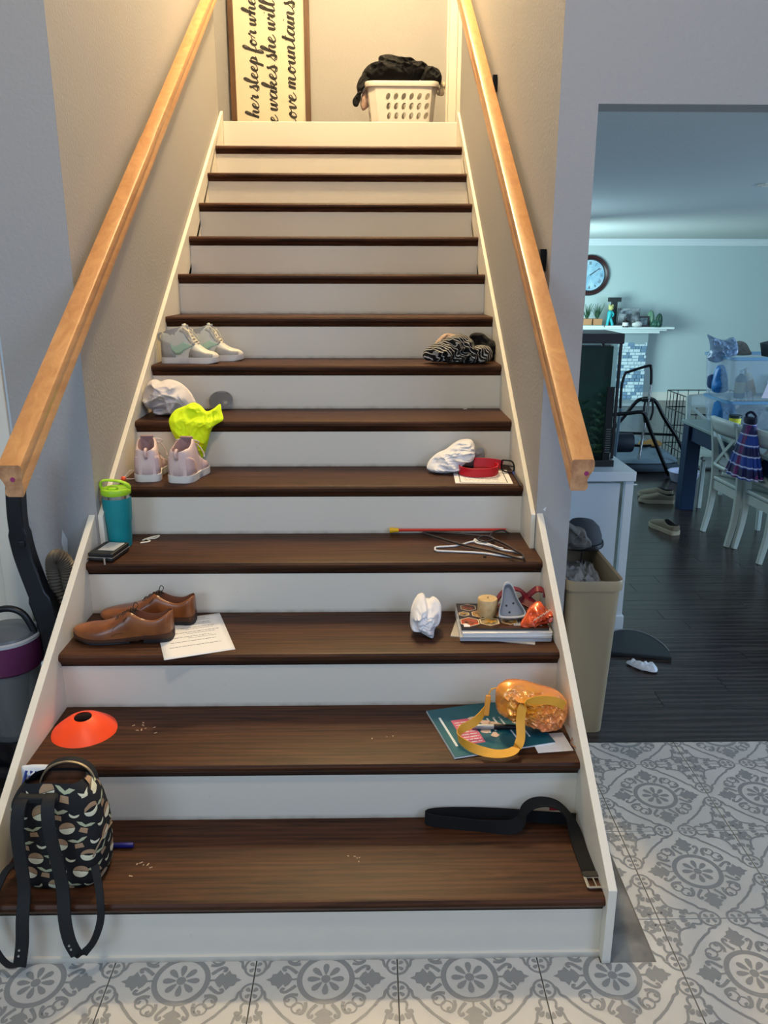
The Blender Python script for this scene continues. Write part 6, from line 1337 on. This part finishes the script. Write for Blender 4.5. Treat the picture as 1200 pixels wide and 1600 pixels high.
for lab, x in (('spiky potted plant nearest the clock, cut by the wall edge', 3.09), ('spiky potted plant between the clock and the figurine', 3.235)):
    t = thing('potted_plant', lab, 'plant', (x, 9.68, MZ+0.022), 0, 'potted plants on the mantel')
    B().box((0, 0, 0.045), (0.115, 0.10, 0.09), None, 1.12).build('pot', pot_m, t, bevel=0.004)
    rp = random.Random(int(x*100))
    for k in range(13):
        a = 2*PI*k/13; r_ = rp.uniform(0.05, 0.11); h2 = rp.uniform(0.12, 0.22)
        B().ribbon(cr([(0.01*math.cos(a), 0.01*math.sin(a), 0.085), (r_*0.6*math.cos(a), r_*0.4*math.sin(a), 0.085+h2*0.6), (r_*math.cos(a), r_*0.7*math.sin(a), 0.085+h2)], 3), (-math.sin(a), math.cos(a), 0), [0.020, 0.019, 0.017, 0.014, 0.010, 0.006, 0.003], 0.003).build('leaf', gr, t)
def magz(nm, lab, x, w_, c):
    t = thing(nm, lab, 'book', (x, 9.68, MZ)); B().box((0, 0, 0.010), (w_, 0.18, 0.019)).build('pages', paper_mat, t); B().box((0, 0, 0.0205), (w_+0.004, 0.184, 0.002)).build('cover', c, t)
magz('paperback', 'pale turquoise paperback under the potted plants', 3.16, 0.30, M('turquoise_cover', (110, 190, 200), 0.5)); magz('paperback', 'grey paperback under the figurine on the mantel', 3.46, 0.26, M('grey_cover', (90, 94, 98), 0.5))
fg = thing('figurine', 'small standing figurine in turquoise clothes on the mantel', 'figurine', (3.385, 9.60, MZ+0.0225))
tq = M('turquoise_glaze', (40, 170, 176), 0.4); sk_ = M('yellow_glaze', (196, 190, 120), 0.5)
B().tube(cr([(-0.028, 0, 0.0), (-0.022, 0, 0.05), (-0.008, 0, 0.11), (0.0, 0, 0.17), (0.006, 0, 0.205)], 4), [0.020, 0.019, 0.018, 0.018, 0.020, 0.022, 0.024, 0.026, 0.028, 0.030, 0.032, 0.034, 0.034, 0.032, 0.028, 0.020, 0.012], 12).build('body', tq, fg, 60)
B().tube(cr([(0.045, -0.01, 0.0), (0.030, -0.005, 0.05), (0.008, 0, 0.11)], 4), 0.019, 10).build('leg', tq, fg, 60); B().tube(cr([(0.020, -0.01, 0.19), (0.045, -0.02, 0.15), (0.03, -0.03, 0.12)], 4), 0.011, 8).build('arm', tq, fg, 60)
B().lathe([(0, -0.035)]+[(0.036*math.sin(PI*k/10), -0.036*math.cos(PI*k/10)) for k in range(1, 10)]+[(0, 0.036)], (0.008, 0, 0.235), 18).build('head', sk_, fg, 70)
for sx in (-1, 1): B().lathe([(0, 0), (0.014, 0.005), (0.010, 0.025), (0, 0.032)], (0.008+sx*0.024, 0, 0.252), 10).build('ear', sk_, fg, 70)
pbx = thing('photo_box', 'black and white picture box on the mantel', 'box', (3.67, 9.68, MZ)); B().box((0, 0, 0.125), (0.30, 0.07, 0.25), (0, 0, 0.0)).build('box', M('dark_print', (50, 54, 60), 0.5, var=(9, (150, 156, 160))), pbx, bevel=0.004)
B().box((-0.05, -0.036, 0.20), (0.14, 0.003, 0.05)).build('pale_print', M('grey_print', (140, 150, 160), 0.5, var=(20, (60, 64, 70))), pbx)
jar = thing('small_jar', 'dark little bottle with a white label before the picture box', 'bottle', (3.60, 9.56, MZ)); B().lathe([(0, 0), (0.038, 0), (0.040, 0.07), (0.018, 0.10), (0.018, 0.125), (0, 0.125)], (0, 0, 0), 18).build('glass', M('brown_glass', (44, 30, 30), 0.2), jar, 40); B().lathe([(0.0405, 0.02), (0.0405, 0.065)], (0, 0, 0), 18).build('label', paper_mat, jar)
ct2 = thing('ceramic_cat', 'small white and grey lying animal ornament on the mantel', 'ornament', (3.74, 9.56, MZ))
B().lathe([(0, -0.07), (0.03, -0.06), (0.042, 0.0), (0.034, 0.055), (0, 0.075)], (0.02, 0, 0.040), 16, 'x').build('body', M('white_ceramic', (206, 206, 204), 0.4), ct2, 70); B().lathe([(0, -0.03), (0.03, 0), (0, 0.03)], (-0.035, -0.01, 0.075), 14).build('head', M('grey_ceramic', (110, 110, 112), 0.4), ct2, 70)
for sx in (-1, 1): B().lathe([(0.010, 0), (0, 0.022)], (-0.035+sx*0.016, -0.01, 0.092), 8).build('ear', M('grey_ceramic', (110, 110, 112), 0.4), ct2)
pf = thing('picture_frame', 'small dark framed photo beside the cactus ornament', 'picture frame', (3.865, 9.66, MZ), 0, None, (R_(-8), 0, 0)); dkf = M('dark_wood_frame', (38, 30, 34), 0.4)
for (x, z, dx, dz) in ((-0.088, 0.072, 0.024, 0.144), (0.088, 0.072, 0.024, 0.144), (0, 0.012, 0.152, 0.024), (0, 0.132, 0.152, 0.024)): B().box((x, 0, z), (dx, 0.018, dz)).build('frame_rail', dkf, pf)
B().box((0, 0.003, 0.072), (0.152, 0.006, 0.096)).build('photo', M('grey_photo', (120, 140, 146), 0.3, var=(25, (60, 76, 80))), pf)
def cactus(lab, x, y, r, h, c):
    t = thing('ceramic_cactus', lab, 'ornament', (x, y, MZ), 0, 'cactus ornaments on the mantel'); rings = []
    for i in range(13):
        k = i/12; rr2 = r*math.sin(PI*min(1, 0.16+0.84*k))**0.45 if k < 1 else 0.001; rings.append([Vector((rr2*(1+0.10*math.cos(9*a))*math.cos(a), rr2*(1+0.10*math.cos(9*a))*math.sin(a), h*k)) for a in [2*PI*q/54 for q in range(54)]])
    B().loft(rings).build('body', c, t, 60)
cactus('tall pale green ribbed cactus ornament, tallest of three', 4.00, 9.72, 0.052, 0.225, M('pale_green_glaze', (100, 136, 112), 0.4)); cactus('dark green ribbed cactus ornament at the right end of the mantel', 4.115, 9.70, 0.045, 0.185, M('dark_green_glaze', (40, 72, 60), 0.4)); cactus('low round green cactus ornament in front of the other two', 4.05, 9.60, 0.072, 0.100, M('mid_green_glaze', (44, 84, 70), 0.35))
